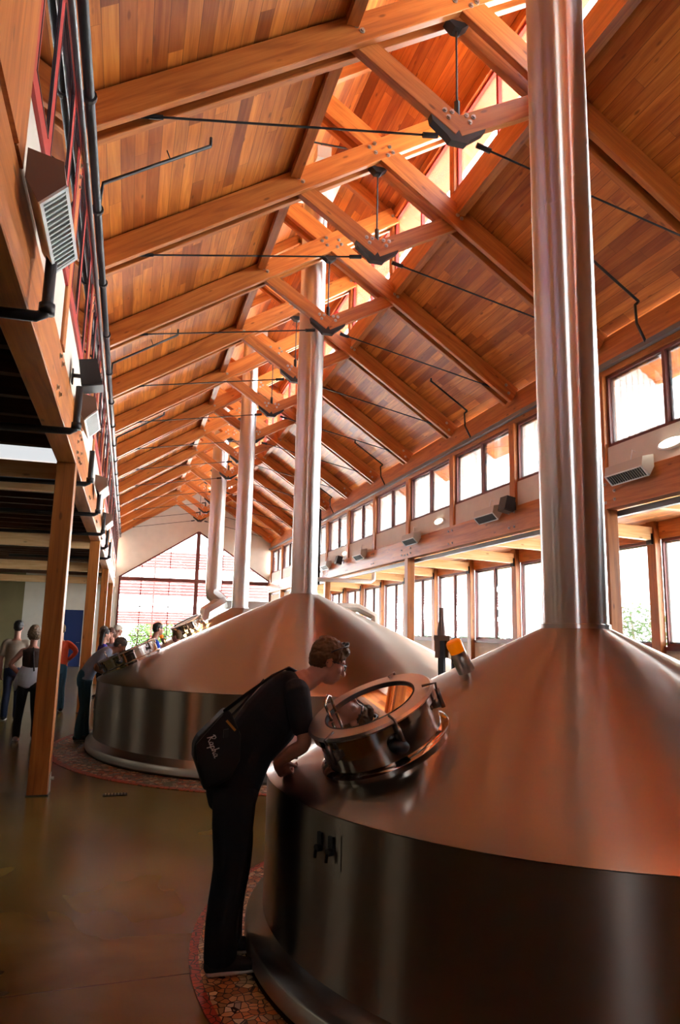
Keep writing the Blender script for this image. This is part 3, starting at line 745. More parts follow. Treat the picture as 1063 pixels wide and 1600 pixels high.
# ------------------------------------------------------------------ lamps, speakers, pipes
def flood(side, y, label, ln=.72):
    x = XR-.07 if side > 0 else XL
    s = -side
    t = thing('wall_floodlight', (x, y, 3.85), label, 'wall lamp')
    # profile in x (out from wall), z : back top, back bottom, face bottom, face top
    P = [(0.03, 4.02), (0.03, 3.86), (.10, 3.74), (.22, 3.86), (.20, 3.98)]
    m = MB(); m.prism([(x+s*a, z) for a, z in P], y, y+ln); m.build('housing', M_LAMP, t)
    for yy in (y-.004, y+ln):
        m = MB(); m.prism([(x+s*a, z) for a, z in P], yy, yy+.004); m.build('end_cap', M_LAMPBR if side < 0 else M_LAMP, t)
    a, b = V((x+s*.10, 0, 3.74)), V((x+s*.22, 0, 3.86)); d = (b-a); nn = V((s*d.z*s, 0, -abs(d.x))).normalized()
    nn = V((s*abs(d.z), 0, -abs(d.x))).normalized()
    m = MB(); o1 = a+nn*.004; o2 = b+nn*.004
    for (p, q) in ((a, a+d*.10), (b-d*.10, b)):
        m.beam(V((((p+q)/2).x, y, ((p+q)/2).z))+nn*.006, V((((p+q)/2).x, y+ln, ((p+q)/2).z))+nn*.006, d.length*.11, .014, nn)
    for yy in (y+.012, y+ln-.012):
        m.beam(V((a.x, yy, a.z))+nn*.006, V((b.x, yy, b.z))+nn*.006, .024, .014, nn)
    fr = m.build('face_frame', M_LOUV, t)
    m = MB(); m.quad([V((o1.x, y+.02, o1.z)), V((o2.x, y+.02, o2.z)), V((o2.x, y+ln-.02, o2.z)), V((o1.x, y+ln-.02, o1.z))]); m.build('reflector', M_LREFL, t)
    m = MB(); n = 16
    for i in range(1, n):
        yy = y+ln*i/n; m.beam(V((a.x, yy, a.z))+d*.1+nn*.008, V((a.x, yy, a.z))+d*.9+nn*.008, .012, .012, nn)
    m.build('louver_blades', M_LOUV if side < 0 else M_PIPE, t)
    m = MB(); m.tube([(x, y+ln*.5, 4.14), (x+s*.05, y+ln*.5, 4.16), (x+s*.08, y+ln*.5, 4.02)], .008, 6); m.build('feed_cable', M_LOUV, t)
    return t
for i, y in enumerate((7.15, 10.95, 14.6, 18.4, 22.0)):
    flood(1, y, 'louvered grey floodlight on the right hand beam, %s from the camera' % ORD[i])
for i, y in enumerate((3.42, 7.2, 11.2, 14.9)):
    flood(-1, y, 'louvered floodlight on the left hand beam, %s from the camera' % ORD[i])
def speaker(x, y, z, side, label):
    t = thing('wall_speaker', (x, y, z), label, 'speaker'); s = -side
    m = MB(); m.prism([(x+s*.06, z+.14), (x+s*.10, z-.10), (x+s*.28, z-.06), (x+s*.22, z+.17)], y-.12, y+.12); m.build('cabinet', M_BLACKPLASTIC, t)
    m = MB(); m.prism([(x+s*.107, z-.10), (x+s*.28, z-.065), (x+s*.29, z-.075), (x+s*.11, z-.115)], y-.11, y+.11); m.build('grille', M_PIPE, t)
    m = MB(); m.beam((x, y, z+.02), (x+s*.1, y, z+.02), .03, .03); m.beam((x+s*.01, y, z-.06), (x+s*.01, y, z+.08), .06, .012, (1, 0, 0)); m.build('bracket', M_BLACK, t)
speaker(XL, 6.72, 4.0, -1, 'black wall speaker on the left wall above the beam')
speaker(XR-.07, 10.55, 3.90, 1, 'black wall speaker on the right hand beam, nearer one')
speaker(XR-.07, 20.7, 3.86, 1, 'black wall speaker on the right hand beam, farther one')
for i, y in enumerate((6.9, 13.75, 20.7)):
    t = thing('bulkhead_light', (XR, y, 4.1), 'lit oval bulkhead light on the right wall, %s from the camera' % ORD[i], 'wall light')
    m = MB(); m.ell((XR-.02, y, 4.11), (.045, .26, .075), n=24); m.build('housing', M_WHITE, t, smooth=True)
    m = MB(); m.ell((XR-.05, y, 4.115), (.035, .20, .055), n=24); m.build('diffuser', M_OVAL, t, smooth=True)
# left long conduits
t = thing('conduit_pipe', (XL+.09, 3, 5.75), 'thick dark conduit pipe running along the top of the left wall', 'pipe')
m = MB(); m.tube([(XL+.10, Y0+.2, 5.74), (XL+.10, YG-.2, 5.74)], .038, 12); m.build('pipe_run', M_PIPE, t, smooth=True)
for k in range(0, 20):
    y = 5.15+k*1.55; m = MB(); m.tube([(XL+.10, y, 5.74), (XL+.10, y+.035, 5.74)], .058, 12); m.beam((XL+.10, y+.017, 5.74), (XL-.02, y+.017, 5.74), .03, .03); m.build('coupling', M_BLACK, t)
t = thing('conduit_pipe', (XL+.03, 3, 5.62), 'thinner grey conduit beside the thick pipe on the left wall', 'pipe')
m = MB(); m.tube([(XL+.045, Y0+.2, 5.66), (XL+.045, 10, 5.64), (XL+.045, YG-.2, 5.66)], .024, 10); m.build('pipe_run', M_RAIL, t, smooth=True)
# short black drop pipes on left beam
for i in range(7):
    y = 4.05+D*i
    m = MB(); m.tube([(XL+.10, y, 3.84), (XL+.10, y, 3.50), (XL+.085, y, 3.44), (XL+.05, y, 3.42), (-2.9, y+.05, 3.40)], .032, 10)
    m.tube([(XL+.10, y, 3.50), (XL+.10, y, 3.44)], .045, 10)
    tag(m.build('drop_pipe', M_BLACK, smooth=True), 'black drop pipe bending under the left beam, %s from the camera' % ORD[i], 'pipe')
# sprinkler branches under roof slopes
for i, k in enumerate((.42, 2.5, 4.5, 6.5, 8.5)):
    y = YK(k)
    m = MB(); z = lambda x: zl(x)+RB-.14
    m.tube([(XL+.10, y, 5.78), (XL+.12, y, z(XL+.12)+.0), (.50, y, z(.50))], .019, 8); m.tube([(.50, y, z(.5)), (.50, y, z(.5)+.10)], .016, 8); m.tube([(.1, y, z(.1)), (.05, y+.02, z(.1)+.13)], .006, 6)
    tag(m.build('sprinkler_branch', M_BLACK, smooth=True), 'black sprinkler branch pipe under the left roof slope, %s from the camera' % ORD[i], 'pipe')
for i, k in enumerate((.57, 2.6, 4.6, 6.6)):
    y = YK(k); z = lambda x: zr(x)+RB-.10
    m = MB()
    for q in ([(5.42, y, z(5.42)+.06), (5.42, y, z(5.42))], [(5.40, y, z(5.40)), (6.20, y, z(6.20))], [(6.20, y, z(6.20)), (6.14, y, z(6.2)-.06)], [(6.14, y, z(6.2)-.05), (6.15, y, 5.79)], [(6.15, y, 5.79), (6.28, y, 5.54)]): m.tube(q, .018, 8)
    tag(m.build('sprinkler_branch', M_BLACK, smooth=True), 'black sprinkler branch pipe under the right roof slope, %s from the camera' % ORD[i], 'pipe')
m = MB(); m.tube([(XR-.17, 23.3, 5.95), (XR-.17, 23.3, 3.3)], .04, 10)
for z in (5.5, 4.6, 3.7): m.tube([(XR-.17, 23.3, z), (XR-.17, 23.3, z+.08)], .06, 10)
tag(m.build('down_pipe', M_BLACK, smooth=True), 'vertical black down pipe on the far right wall', 'pipe')
m = MB(); m.tube([(5.0, 19, 3.15), (6.60, 19, 3.15), (6.68, 19, 3.2), (6.68, 19, 3.50)], .06, 12); tag(m.build('plastic_pipe', M_PVC, smooth=True), 'white plastic pipe under the far right beam', 'pipe')
# ridge fittings (camera and bar) near second truss
t = thing('ridge_projector', (2.35, 9.4, 8.9), 'small grey spotlight box on a black bar under the ridge', 'spotlight')
m = MB(); m.box((2.28, 9.3, 8.82), (2.50, 9.55, 9.02)); m.build('housing', M_LAMP, t)
m = MB(); m.tube([(2.25, 9.5, 9.20), (2.85, 9.5, 9.22), (2.85, 9.5, 9.05)], .014, 6); m.tube([(2.39, 9.45, 9.0), (2.39, 9.5, 9.2)], .012, 6); m.tube([(2.25, 9.5, 9.2), (2.25, 9.5, 9.42)], .012, 6); m.build('mount_bar', M_BLACK, t)
m = MB(); m.ell((2.66, 9.45, 8.98), (.07, .07, .06)); m.build('lamp_head', M_BLACK, t, smooth=True)
for i, k in enumerate((3.4, 5.4, 7.4, 9.4)):
    y = YK(k); m = MB(); m.prism([(1.78, 8.25), (1.9, 8.25), (1.84, 8.5)], y, y+.08); m.tube([(1.84, y+.04, 8.5), (1.84, y+.04, 9.19)], .01, 6)
    tag(m.build('spot_mount', M_BLACK), 'small black fitting under the left ridge windows, %s from the camera' % ORD[i], 'fitting')

# valve stand beyond the tanks
vx, vy = 3.43, 7.4
t = thing('valve_stand', (vx, vy, 0), 'brown and grey tapered valve post standing between the two tanks', 'valve post')
m = MB(); m.tube([(vx, vy, .02), (vx, vy, 1.68)], .045, 8); m.build('stand_pipe', M_PIPE, t)
m = MB(); m.lathe([(.045, 1.66), (.050, 1.74), (.038, 1.82), (.030, 1.88), (.028, 1.98), (.024, 2.0), (.001, 2.005)], (vx, vy, 0), 20); autosmooth(m.build('tapered_handle', plain('brown_grey_metal', (.30, .22, .20), .4, .5), t), 60)
m = MB(); m.box((vx-.06, vy-.05, 1.44), (vx-.045, vy+.05, 1.64)); m.box((vx+.045, vy-.05, 1.44), (vx+.06, vy+.05, 1.64)); m.box((vx-.07, vy-.06, 1.63), (vx+.07, vy+.06, 1.69)); m.build('yoke', M_LAMPBR, t)
tx = vx+.155
t = thing('teal_motor', (tx, vy, 0), 'teal painted pump motor head beside the valve post', 'motor')
m = MB(); m.tube([(tx-.02, vy, 1.50), (tx-.02, vy, 1.60), (tx+.03, vy, 1.63)], .052, 14); m.tube([(tx+.02, vy-.02, 1.44), (tx+.02, vy-.02, 1.66)], .055, 14); m.build('motor_body', M_TEAL, t, smooth=True)
m = MB(); m.tube([(tx-.04, vy-.05, 1.50), (tx-.04, vy-.09, 1.57)], .04, 12); m.build('fan_cap', M_BLACK, t, smooth=True)
m = MB(); m.tube([(tx, vy, .02), (tx, vy, 1.48)], .035, 10); m.build('stand_pipe', M_PIPE, t)

# ------------------------------------------------------------------ outdoors beyond the gable
t = thing('sunshade', (3, 36, -.2), 'three bands of red sunshade slats on posts outside the gable window', 'sunshade')
for j, (z0, z1) in enumerate(((4.65, 5.48), (3.3, 4.05), (1.9, 2.5))):
    n = 6 if j == 0 else 5
    for i in range(n):
        z = z0+(z1-z0)*(i+.5)/n; MB().box((-3.2, 35.95, z-.455*(z1-z0)/n), (9.5, 35.97, z+.455*(z1-z0)/n), 0).build('slat', M_LOUVER_OUT, t)
for x in (-3.2, 1.1, 5.3, 9.4): MB().box((x, 35.98, -.21), (x+.08, 36.06, 5.6), 2).build('support_post', M_LOUVER_OUT, t)
def tree(x, y, h, r, label, seed):
    rr = random.Random(seed); t = thing('garden_tree', (x, y, -.2), label, 'tree')
    m = MB(); m.limb([(x, y, -.2), (x+.05, y, h*.4), (x, y+.1, h*.8)], [.09, .07, .03]); m.build('trunk', M_BARK, t, smooth=True)
    m = MB()
    for i in range(2600):
        while True:
            q = V((rr.uniform(-1, 1), rr.uniform(-1, 1), rr.uniform(-1, 1)))
            if q.length < 1: break
        q = V((q.x*r, q.y*r, q.z*h*.42)); c = V((x, y, h*.6-.2))+q
        a = V((rr.gauss(0, 1), rr.gauss(0, 1), rr.gauss(0, 1))).normalized()*.09; b = a.orthogonal().normalized()*.05
        m.quad([c-a, c+b, c+a, c-b])
    m.build('foliage', M_GREEN, t)
tree(-1.9, 38.5, 2.6, 1.5, 'leafy green shrub left of centre outside the gable window', 1)
tree(1.6, 39.5, 2.3, 1.6, 'leafy green shrub outside the gable window behind the blue shirt', 2)
tree(5.3, 39.0, 2.8, 1.6, 'leafy green shrub outside the gable window behind the pipes', 3)
tree(17.5, 21.5, 3.2, 2.4, 'distant leafy tree outside the lower right windows', 4)

# ------------------------------------------------------------------ people
def cloth(name, col, rough=.9): return plain(name, col, rough, bump=.15, bscale=60)
M_SKIN = plain('skin', (.46, .21, .14), .5)
M_SKIN2 = plain('tanned_skin', (.34, .16, .10), .5)
def noise_tex():
    t = bpy.data.textures.get('hair_noise')
    if not t:
        t = bpy.data.textures.new('hair_noise', 'CLOUDS'); t.noise_scale = .018
    return t
def rotY(a): return Matrix.Rotation(a, 3, 'Y')
def hand(mb, w, d, nrm, sc=1.0, curl=.5, spread=1.0, thumb=1):
    """w wrist, d pointing direction, nrm palm normal (fingers curl to it), thumb=+1/-1 side"""
    w, d, nrm = V(w), V(d).normalized(), V(nrm).normalized(); nrm = (nrm-d*nrm.dot(d)).normalized(); lat = d.cross(nrm)*thumb
    mb.limb([w-d*.01, w+d*.03*sc, w+d*.075*sc], [(.026*sc, .020*sc), (.038*sc, .017*sc), (.041*sc, .014*sc)], side=lat, n=12)
    for i, (o, l) in enumerate(((.032, .070), (.011, .080), (-.011, .075), (-.031, .060))):
        b = w+d*.078*sc+lat*o*sc*spread; a = 0; pts = [b-d*.012*sc]; p = b; seg = l*sc/3
        pts.append(p)
        for j in range(3):
            a += curl*(.6+.25*j+.05*i); p = p+(d*math.cos(a)+nrm*math.sin(a))*seg*(1.15-.15*j); pts.append(p)
        mb.limb(pts, [.0095*sc, .0095*sc, .0088*sc, .0082*sc, .007*sc], n=8)
    b = w+d*.022*sc+lat*.028*sc; t = (lat*.75+d*.65+nrm*.25).normalized(); t2 = (d*.85+lat*.25+nrm*.4).normalized()
    mb.limb([b, b+t*.032*sc, b+t*.032*sc+t2*.028*sc, b+t*.032*sc+t2*.052*sc], [.013*sc, .012*sc, .0105*sc, .008*sc], n=8)

def person(loc, heading, label, H=1.75, thick=1.0, leg=1.0, bend=0.0, hip=None, feet=None, spine=None, head=None, hpitch=0.0, hyaw=0.0,
           armR=None, armL=None, curl=.4, vox=.014, skin=None, shirt=None, trousers=None, shoe=None, hair=None,
           hairstyle='short', sleeves='short', extras=None, knees=None, handdir=None, slim=1.0, belt=None):
    S = H/1.75
    Rz = Matrix.Rotation(heading, 3, 'Z'); L = V(loc)
    def W(p): return L+Rz@(V(p)*S)
    def Wd(p): return Rz@V(p)
    t = thing('person', loc, label, 'person')
    skin = skin or M_SKIN
    hip = V(hip or (0, 0, .93)); b = bend
    if spine is None:
        spine = [hip+V((math.sin(b*q)*l, 0, math.cos(b*q)*l)) for q, l in ((.6, .15), (.85, .30), (1, .42), (1.02, .50))]
    spine = [V(p) for p in spine]; nb = spine[-1]; sh = spine[-2]
    up = (spine[-1]-spine[-3]).normalized()
    head = V(head) if head else nb+up*.10+V((.04, 0, .10))
    feet = feet or [(0.0, -.10), (0.0, .10)]
    knees = knees or [(.03, -.09, .50), (.03, .09, .50)]
    side = Wd((0, 1, 0))
    sl = slim
    # arms default: hanging
    shR = sh+V((0, -.165*sl, 0)); shL = sh+V((0, .165*sl, 0))
    aR = [V(p) for p in (armR or [shR+V((0, -.06, -.28)), shR+V((.04, -.05, -.53))])]
    aL = [V(p) for p in (armL or [shL+V((0, .06, -.28)), shL+V((.04, .05, -.53))])]
    # ---- head
    Rh = Rz@Matrix.Rotation(hyaw, 3, 'Z')@rotY(hpitch)
    hc = W(head)
    def Hh(p): return hc+Rh@(V(p)*S)
    body = MB()
    body.ell(Hh((-.010, 0, .022)), (.098*S, .074*S, .098*S), Rh, 20)
    body.ell(Hh((.030, 0, -.035)), (.062*S, .057*S, .085*S), Rh, 16)
    body.ell(Hh((.048, 0, -.088)), (.036*S, .034*S, .026*S), Rh, 12)
    body.ell(Hh((.068, 0, .028)), (.026*S, .050*S, .018*S), Rh, 12)
    body.limb([Hh((.086, 0, .012)), Hh((.104, 0, -.018)), Hh((.112, 0, -.034))], [.008*S, .011*S, .014*S], n=8)
    body.ell(Hh((.086, 0, -.060)), (.014*S, .024*S, .009*S), Rh, 10); body.ell(Hh((.083, 0, -.072)), (.012*S, .020*S, .008*S), Rh, 10)
    for s in (-1, 1):
        body.ell(Hh((.060, s*.040, -.022)), (.022*S, .018*S, .022*S), Rh, 10)
        body.ell(Hh((-.012, s*.078, -.008)), (.019*S, .010*S, .032*S), Rh, 10)
    body.limb([W(nb-up*.06), W((nb+head)/2+V((-.015, 0, -.03))), Hh((-.02, 0, -.04))], [(.062*S, .060*S), (.054*S, .056*S), (.056*S, .060*S)], side=side)
    # ---- torso and limbs (skin core)
    body.limb([W(hip+V((0, 0, -.02)))]+[W(p) for p in spine], [(.12*S*sl, .085*S), (.11*S*sl, .085*S), (.13*S*sl, .095*S), (.14*S*sl, .085*S), (.06*S, .055*S)], side=side)
    for a, s, sp in ((aR, -1, shR), (aL, 1, shL)):
        wr = a[1]; hd = (wr-a[0]).normalized() if not handdir else V(handdir[0 if s < 0 else 1])
        body.limb([W(sh+V((0, s*.06, 0))), W(sp), W(sp*.5+a[0]*.5), W(a[0]), W(a[0]*.55+wr*.45), W(wr)], [.045*S, .050*S, .044*S, .038*S, .038*S, .027*S])
        hand(body, W(wr), Wd(hd), Wd((.5, -s*.6, -.3)), S, curl, thumb=-s)
    for f, kn, s in ((feet[0], knees[0], -1), (feet[1], knees[1], 1)):
        body.limb([W(hip+V((0, s*.08, -.04))), W(kn), W((f[0], f[1], .09))], [.075*S, .050*S, .038*S])
        body.limb([W((f[0]-.03, f[1], .05)), W((f[0]+.13, f[1], .035))], [.035*S, .03*S])
    body.build('body', skin, t, smooth=True, remesh=vox*.8, smoothit=2)
    # ---- shirt
    m = MB()
    m.limb([W(hip+V((0, 0, -.03)))]+[W(p) for p in spine[:-1]]+[W(spine[-2]*.35+nb*.65)], [(.170*S*sl, .118*S*thick), (.158*S*sl, .115*S*thick), (.172*S*sl, .128*S*thick), (.165*S*sl, .105*S*thick), (.075*S, .065*S)], side=side, n=20)
    for a, s, sp in ((aR, -1, shR), (aL, 1, shL)):
        e = a[0]
        if sleeves == 'long': m.limb([W(sh+V((0, s*.08, -.01))), W(sp), W(e), W(e*.2+a[1]*.8)], [.070*S, .066*S, .052*S, .036*S])
        elif sleeves == 'short': m.limb([W(sh+V((0, s*.08, -.01))), W(sp), W(sp*.30+e*.70)], [.074*S, .070*S, .060*S])
        else: m.limb([W(sh+V((0, s*.08, -.01))), W(sp)], [.060*S, .052*S])
    m.build('shirt', shirt, t, smooth=True, remesh=vox, smoothit=3)
    # ---- trousers
    m = MB()
    m.limb([W(hip+V((0, 0, .05))), W(hip+V((0, 0, -.03))), W(hip+V((0, 0, -.10)))], [(.160*S*sl, .108*S*leg), (.168*S*sl, .122*S*leg), (.155*S*sl, .118*S*leg)], side=side, n=18)
    for f, kn, s in ((feet[0], knees[0], -1), (feet[1], knees[1], 1)):
        m.limb([W(hip+V((0, s*.085, -.06))), W((hip*.5+V(kn)*.5)+V((0, s*.045, -.02))), W(kn), W((f[0]*.6+kn[0]*.4-.01, f[1], .26)), W((f[0], f[1], .075))], [(.088*S, .100*S*leg), (.082*S, .092*S*leg), (.066*S, .074*S*leg), (.062*S, .072*S*leg), (.060*S, .072*S*leg)], side=side)
    m.build('trousers', trousers, t, smooth=True, remesh=vox, smoothit=2)
    # ---- shoes
    for f in feet:
        m = MB(); m.limb([W((f[0]-.055, f[1], .045)), W((f[0]+.03, f[1], .05)), W((f[0]+.12, f[1], .038)), W((f[0]+.175, f[1], .032))], [(.036*S, .038*S), (.042*S, .042*S), (.046*S, .030*S), (.036*S, .024*S)], side=side)
        sh_ = m.build('shoe', shoe, t, smooth=True, remesh=.010, smoothit=1)
        m = MB(); m.limb([W((f[0]-.06, f[1], .012)), W((f[0]+.06, f[1], .012)), W((f[0]+.18, f[1], .012))], [(.040*S, .012*S), (.046*S, .012*S), (.038*S, .012*S)], side=side)
        m.build('sole', M_SOLE, sh_, smooth=True)
    # ---- hair
    m = MB()
    if hairstyle == 'cap':
        m.ell(Hh((-.012, 0, .045)), (.106*S, .084*S, .088*S), Rh, 20); m.limb([Hh((.06, 0, .055)), Hh((.145, 0, .045))], [(.07*S, .012*S), (.055*S, .008*S)], side=side)
        m.build('cap', hair, t, smooth=True, remesh=vox*.7, smoothit=1)
    else:
        m.ell(Hh((-.018, 0, .046)), (.104*S, .083*S, .092*S), Rh, 20)
        m.ell(Hh((-.050, 0, .010)), (.070*S, .078*S, .080*S), Rh, 16)
        if hairstyle == 'top': m.ell(Hh((.045, 0, .088)), (.055*S, .058*S, .034*S), Rh, 12); m.ell(Hh((-.03, 0, .105)), (.075*S, .06*S, .035*S), Rh, 12)
        if hairstyle == 'long':
            m.limb([Hh((-.06, 0, .04)), Hh((-.085, 0, -.10)), Hh((-.09, 0, -.24))], [(.085*S, .05*S), (.088*S, .045*S), (.07*S, .03*S)], side=side)
        if hairstyle == 'bob':
            m.ell(Hh((-.035, 0, -.01)), (.095*S, .105*S, .105*S), Rh, 16)
        h = m.build('hair', hair, t, smooth=True, remesh=vox*.6, smoothit=1)
        dm = h.modifiers.new('strands', 'DISPLACE'); dm.texture = noise_tex(); dm.strength = .016 if hairstyle != 'bob' else .03; dm.mid_level = .45; dm.texture_coords = 'LOCAL'
    if extras: extras(t, W, Wd, Hh, Rh, S)
    return t
M_SOLE = plain('grey_white_rubber', (.50, .48, .45), .6)
M_SOLEDK = plain('dark_rubber', (.03, .03, .03), .6)
M_SHOEDK = plain('black_shoe_fabric', (.012, .012, .014), .7)
M_HAIRBR = plain('brown_hair', (.12, .058, .022), .65, spec=.25)
M_HAIRDK = plain('dark_hair', (.015, .010, .008), .5)
M_HAIRGR = plain('greying_hair', (.10, .085, .075), .6)
M_NAVY = cloth('navy_black_cotton', (.0045, .005, .009))
M_JEANDK = cloth('dark_indigo_denim', (.005, .007, .013))
M_JEAN = cloth('blue_denim', (.035, .11, .17))
M_BLKTR = cloth('black_cloth', (.010, .009, .010))
M_STRAP = cloth('black_nylon', (.008, .008, .010), .6)

# the man looking into the nearest hatch
def man_extras(t, W, Wd, Hh, Rh, S):
    m = MB()
    for s in (-1, 1):
        c = [Hh((.098-.006*math.cos(a), s*(.034+.026*math.cos(a)), .006+.019*math.sin(a))) for a in [2*PI*i/14 for i in range(15)]]
        m.tube(c, .0022, 6, caps=False)
        m.tube([Hh((.094, s*.060, .012)), Hh((.05, s*.078, .012)), Hh((-.01, s*.083, .006)), Hh((-.028, s*.082, -.012))], .0026, 6)
    m.tube([Hh((.104, -.010, .010)), Hh((.106, 0, .013)), Hh((.104, .010, .010))], .0022, 6)
    m.build('spectacles', M_BLACKPLASTIC, t, smooth=True)
    m = MB()
    for s in (-1, 1): m.ell(Hh((.055, s*.034, .128)), (.012*S, .028*S, .018*S), Rh, 12)
    m.tube([Hh((.06, -.06, .126)), Hh((.0, -.088, .08)), Hh((-.03, -.09, .05))], .0035, 6); m.tube([Hh((.06, .06, .126)), Hh((.0, .088, .08)), Hh((-.03, .09, .05))], .0035, 6)
    m.build('sunglasses', M_BLACKPLASTIC, t, smooth=True)
MX, MY = .60, 3.93
man = person((MX, MY, 0.006), 0.0, 'bending man in black t-shirt and dark jeans looking into the nearest hatch', H=1.75, hip=(.0, 0, .93),
    thick=1.28, leg=1.18, spine=[(.075, 0, 1.07), (.185, 0, 1.21), (.30, 0, 1.365), (.385, 0, 1.435)], head=(.515, 0, 1.525), hpitch=.38,
    feet=[(-.04, -.10), (.02, .12)], knees=[(-.01, -.09, .50), (.05, .10, .50)],
    armR=[(.33, -.225, 1.12), (.215, -.125, 1.005)], armL=[(.36, .20, 1.10), (.25, .06, .995)], curl=.75, handdir=[(.55, .35, -.72), (.6, -.5, -.5)],
    vox=.0075, skin=M_SKIN, shirt=M_NAVY, trousers=M_JEANDK, shoe=M_SHOEDK, hair=M_HAIRBR, hairstyle='top', extras=man_extras)
# messenger bag with script lettering
def bag():
    t = thing('messenger_bag', (MX-.14, MY-.17, .92), 'black messenger bag with white script lettering slung on the bending man', 'bag')
    y0, y1 = MY-.235, MY-.165
    prof = [(.52, 1.30), (.545, 1.28), (.60, 1.17), (.60, 1.04), (.555, .955), (.455, .905), (.425, .90), (.405, .96), (.365, 1.06), (.362, 1.125), (.385, 1.165)]
    m = MB(); m.prism(prof, y0+.02, y1+.10); b = m.build('bag_body', M_STRAP, t)
    bv = b.modifiers.new('soft', 'BEVEL'); bv.width = .02; bv.segments = 3
    m = MB(); m.prism([(.50, 1.275), (.585, 1.20), (.575, 1.02), (.46, .96), (.385, 1.04), (.372, 1.13)], y0+.008, y0+.024); f = m.build('flap', M_STRAP, t)
    m = MB()
    for q in range(2):
        yy = [y1+.0, y1+.10][q]
    m.tube([(.505, y0+.03, 1.285), (.62, MY-.19, 1.37), (.76, MY-.14, 1.46), (.86, MY-.06, 1.50), (.94, MY+.06, 1.47), (.98, MY+.16, 1.38), (.93, MY+.20, 1.20), (.74, MY+.18, 1.04), (.56, MY+.10, .98)], (.005, .020), 8, side=(0, .6, .8))
    m.build('strap', M_STRAP, t, smooth=True)
    m = MB(); m.tube([(.525, y0+.03, 1.245), (.60, MY-.20, 1.32), (.72, MY-.13, 1.44)], (.004, .012), 8, side=(0, .6, .8)); m.build('second_strap', M_STRAP, t)
    m = MB(); m.beam((.518, y0+.004, 1.245), (.565, y0+.004, 1.195), .012, .004, (0, 1, 0)); m.build('orange_tab', plain('orange_webbing', (.55, .20, .03), .7), t)
    m = MB(); m.prism([(.505, 1.20), (.53, 1.205), (.53, 1.165), (.505, 1.16)], y0-.002, y0+.008); m.build('buckle', M_BLACKPLASTIC, t)
    # lettering strokes: R a p h a
    R_ = [[(0, 0), (.05, .5), (.06, 1.0)], [(-.12, .82), (0, 1.02), (.30, 1.05), (.40, .85), (.28, .62), (.08, .52)], [(.12, .52), (.28, .25), (.48, .0), (.60, .05)]]
    a_ = [[(.32, .42), (.16, .48), (.02, .30), (.04, .06), (.18, .0), (.32, .20), (.36, .44)], [(.36, .44), (.33, .12), (.42, .0), (.54, .10)]]
    p_ = [[(.02, .46), (.02, 0), (-.02, -.45)], [(.03, .30), (.16, .47), (.32, .36), (.30, .08), (.14, .0), (.03, .10)], [(.30, .08), (.46, .12)]]
    h_ = [[(.02, 1.0), (.03, .5), (.02, 0)], [(.02, .28), (.16, .46), (.28, .36), (.28, .08), (.38, .0), (.48, .12)]]
    o = V((.435, y0+.005, 1.166)); ux = V((.42, 0, -1.0)).normalized(); uy = V((.90, 0, .42)).normalized()*1.0; sc = .040
    x = 0.0; M_W = plain('white_thread', (.75, .75, .75), .6)
    for g, adv in ((R_, .62), (a_, .56), (p_, .48), (h_, .50), (a_, .5)):
        m = MB()
        for st in g: m.tube([o+ux*((x+p[0]+p[1]*.12)*sc)+uy*((p[1]-.3)*sc) for p in st], (.0024, .0014), 6, side=(1, 0, 0))
        m.build('letter', M_W, f); x += adv
bag()

def P(px_x, y): return px_x
def belt(t, W, Wd, Hh, Rh, S): pass
# man at the middle tank
person((-.57, 11.72, 0.006), 0.0, 'man in grey-blue polo and jeans bending over the middle tank', H=1.72, hip=(-.0, 0, .95),
    spine=[(.08, 0, 1.09), (.19, 0, 1.22), (.31, 0, 1.33), (.38, 0, 1.37)], head=(.50, 0, 1.44), hpitch=.55, feet=[(-.02, -.12), (.06, .12)],
    armR=[(.16, -.25, 1.10), (.32, -.16, 1.0)], armL=[(.40, .22, 1.12), (.50, .12, 1.02)], vox=.013, skin=M_SKIN2,
    shirt=cloth('grey_blue_polo', (.27, .31, .40)), trousers=M_JEAN, shoe=M_SHOEDK, hair=M_HAIRGR)
# woman in brown top, with cloth round the waist
def apron(t, W, Wd, Hh, Rh, S):
    m = MB(); m.limb([W((0, 0, 1.06)), W((0, .01, .98)), W((0, .04, .86))], [(.165, .125), (.185, .14), (.15, .13)], side=Wd((0, 1, 0)), n=18); m.build('tied_sweater', cloth('pale_blue_knit', (.52, .60, .68)), t, smooth=True, remesh=.012, smoothit=2)
    m = MB(); m.limb([W((.02, .17, 1.0)), W((.0, .20, .86)), W((.02, .21, .76))], [.03, .045, .02]); m.build('sleeve_tail', cloth('pale_blue_knit_sleeve', (.50, .60, .70)), t, smooth=True)
    m = MB(); m.tube([W((.10, .05, 1.42)), W((-.02, .0, 1.46)), W((-.13, -.02, 1.3)), W((-.15, -.05, 1.05))], .012, 6); m.build('bag_strap', M_STRAP, t)
person((-1.36, 11.85, 0), PI*.52, 'woman in brown top and black trousers with pale sweater tied round her waist', H=1.70, armL=[(-.0, .30, 1.15), (.05, .18, 1.0)],
    vox=.013, slim=.85, shirt=cloth('brown_top', (.05, .030, .022)), trousers=M_BLKTR, shoe=M_SOLE, hair=plain('dark_blond_hair', (.20, .12, .06), .5), hairstyle='bob', sleeves='none', extras=apron, feet=[(.0, -.13), (-.05, .13)], knees=[(.0, -.10, .5), (.0, .11, .5)])
person((-1.93, 14.3, 0), PI*.5, 'man in beige t-shirt seen from behind, left of the first timber post', H=1.78, vox=.015, slim=1.05, armR=[(.0, -.26, 1.12), (.04, -.22, .90)],
    shirt=cloth('beige_cotton', (.34, .27, .20)), trousers=cloth('navy_shorts', (.02, .03, .07)), shoe=M_SHOEDK, hair=M_HAIRDK)
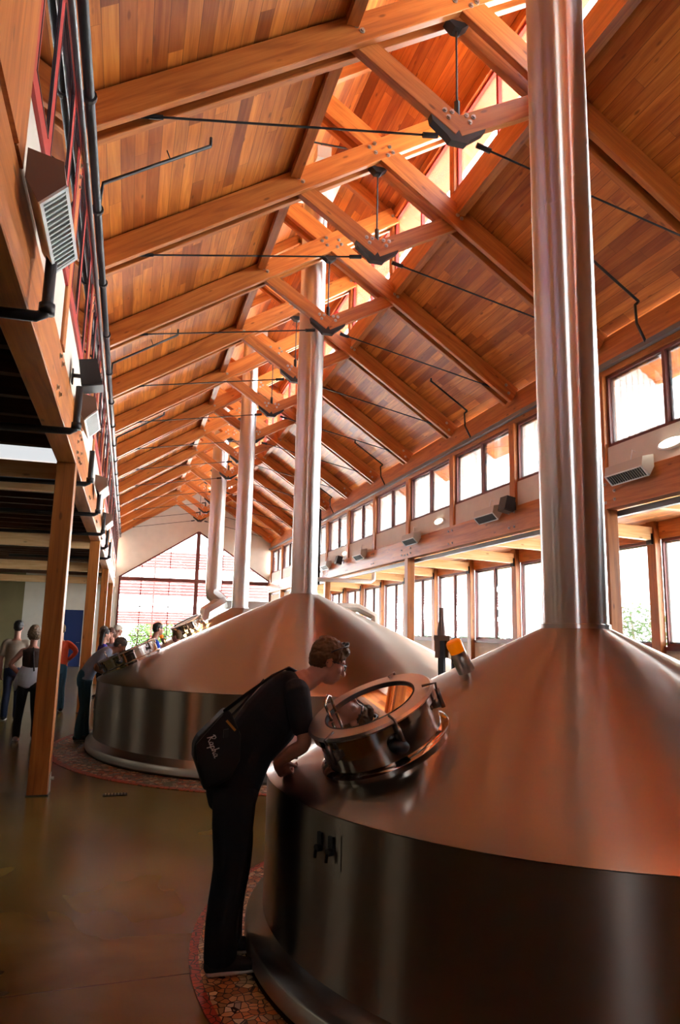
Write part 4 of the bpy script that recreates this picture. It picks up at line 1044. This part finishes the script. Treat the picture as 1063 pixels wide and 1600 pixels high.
person((-1.28, 15.6, 0), PI*.55, 'person in long sleeved red-orange shirt half hidden by the first timber post', H=1.75, bend=.15, vox=.015, armR=[(-.08, -.30, 1.20), (.0, -.16, 1.0)],
    shirt=cloth('red_orange_shirt', (.62, .07, .02)), trousers=M_JEAN, shoe=M_SHOEDK, hair=M_HAIRBR, sleeves='long')
person((-2.52, 14.6, 0), PI*.5, 'person in teal top at the extreme left edge of the hall', H=1.72, vox=.016,
    shirt=cloth('teal_top', (.03, .20, .22)), trousers=M_BLKTR, shoe=M_SHOEDK, hair=M_HAIRGR)
person((-.46, 15.85, 0), .3, 'woman with long dark hair and purple-blue top near the far timber posts', H=1.66, vox=.015, slim=.85,
    shirt=cloth('blue_purple_top', (.04, .03, .30)), trousers=M_BLKTR, shoe=M_SHOEDK, hair=M_HAIRDK, hairstyle='long')
person((-.30, 16.4, 0), -2.3, 'woman with curly brown hair in a pale patterned shirt facing the camera', H=1.68, vox=.015, slim=.88, hpitch=.15, hyaw=.5,
    shirt=cloth('pale_patterned_shirt', (.45, .47, .55)), trousers=M_JEAN, shoe=M_SHOEDK, hair=plain('auburn_hair', (.09, .03, .015), .5), hairstyle='bob')
person((-.52, 18.6, 0), PI, 'fair haired person far back beside the timber posts', H=1.72, vox=.018,
    shirt=cloth('rust_shirt', (.30, .12, .08)), trousers=M_JEANDK, shoe=M_SHOEDK, hair=M_HAIRGR)
person((-.22, 17.0, 0), .5, 'person in white cap and grey shirt seen from behind', H=1.76, vox=.015,
    shirt=cloth('slate_shirt', (.09, .11, .12)), trousers=M_JEANDK, shoe=M_SHOEDK, hair=M_CREAM, hairstyle='cap')
person((.40, 15.1, 0), .35, 'man in royal blue shirt leaning to the right near the gable window', H=1.84, bend=.30, vox=.015, armR=[(.12, -.36, 1.15), (.30, -.22, 1.05)],
    shirt=cloth('royal_blue_shirt', (.01, .05, .42)), trousers=M_JEANDK, shoe=M_SHOEDK, hair=M_HAIRDK)
person((1.02, 15.0, 0), 2.6, 'smaller person in red top beside the man in royal blue', H=1.66, vox=.016, slim=.85,
    shirt=cloth('red_top', (.55, .05, .05)), trousers=M_JEANDK, shoe=M_SHOEDK, hair=M_HAIRBR)
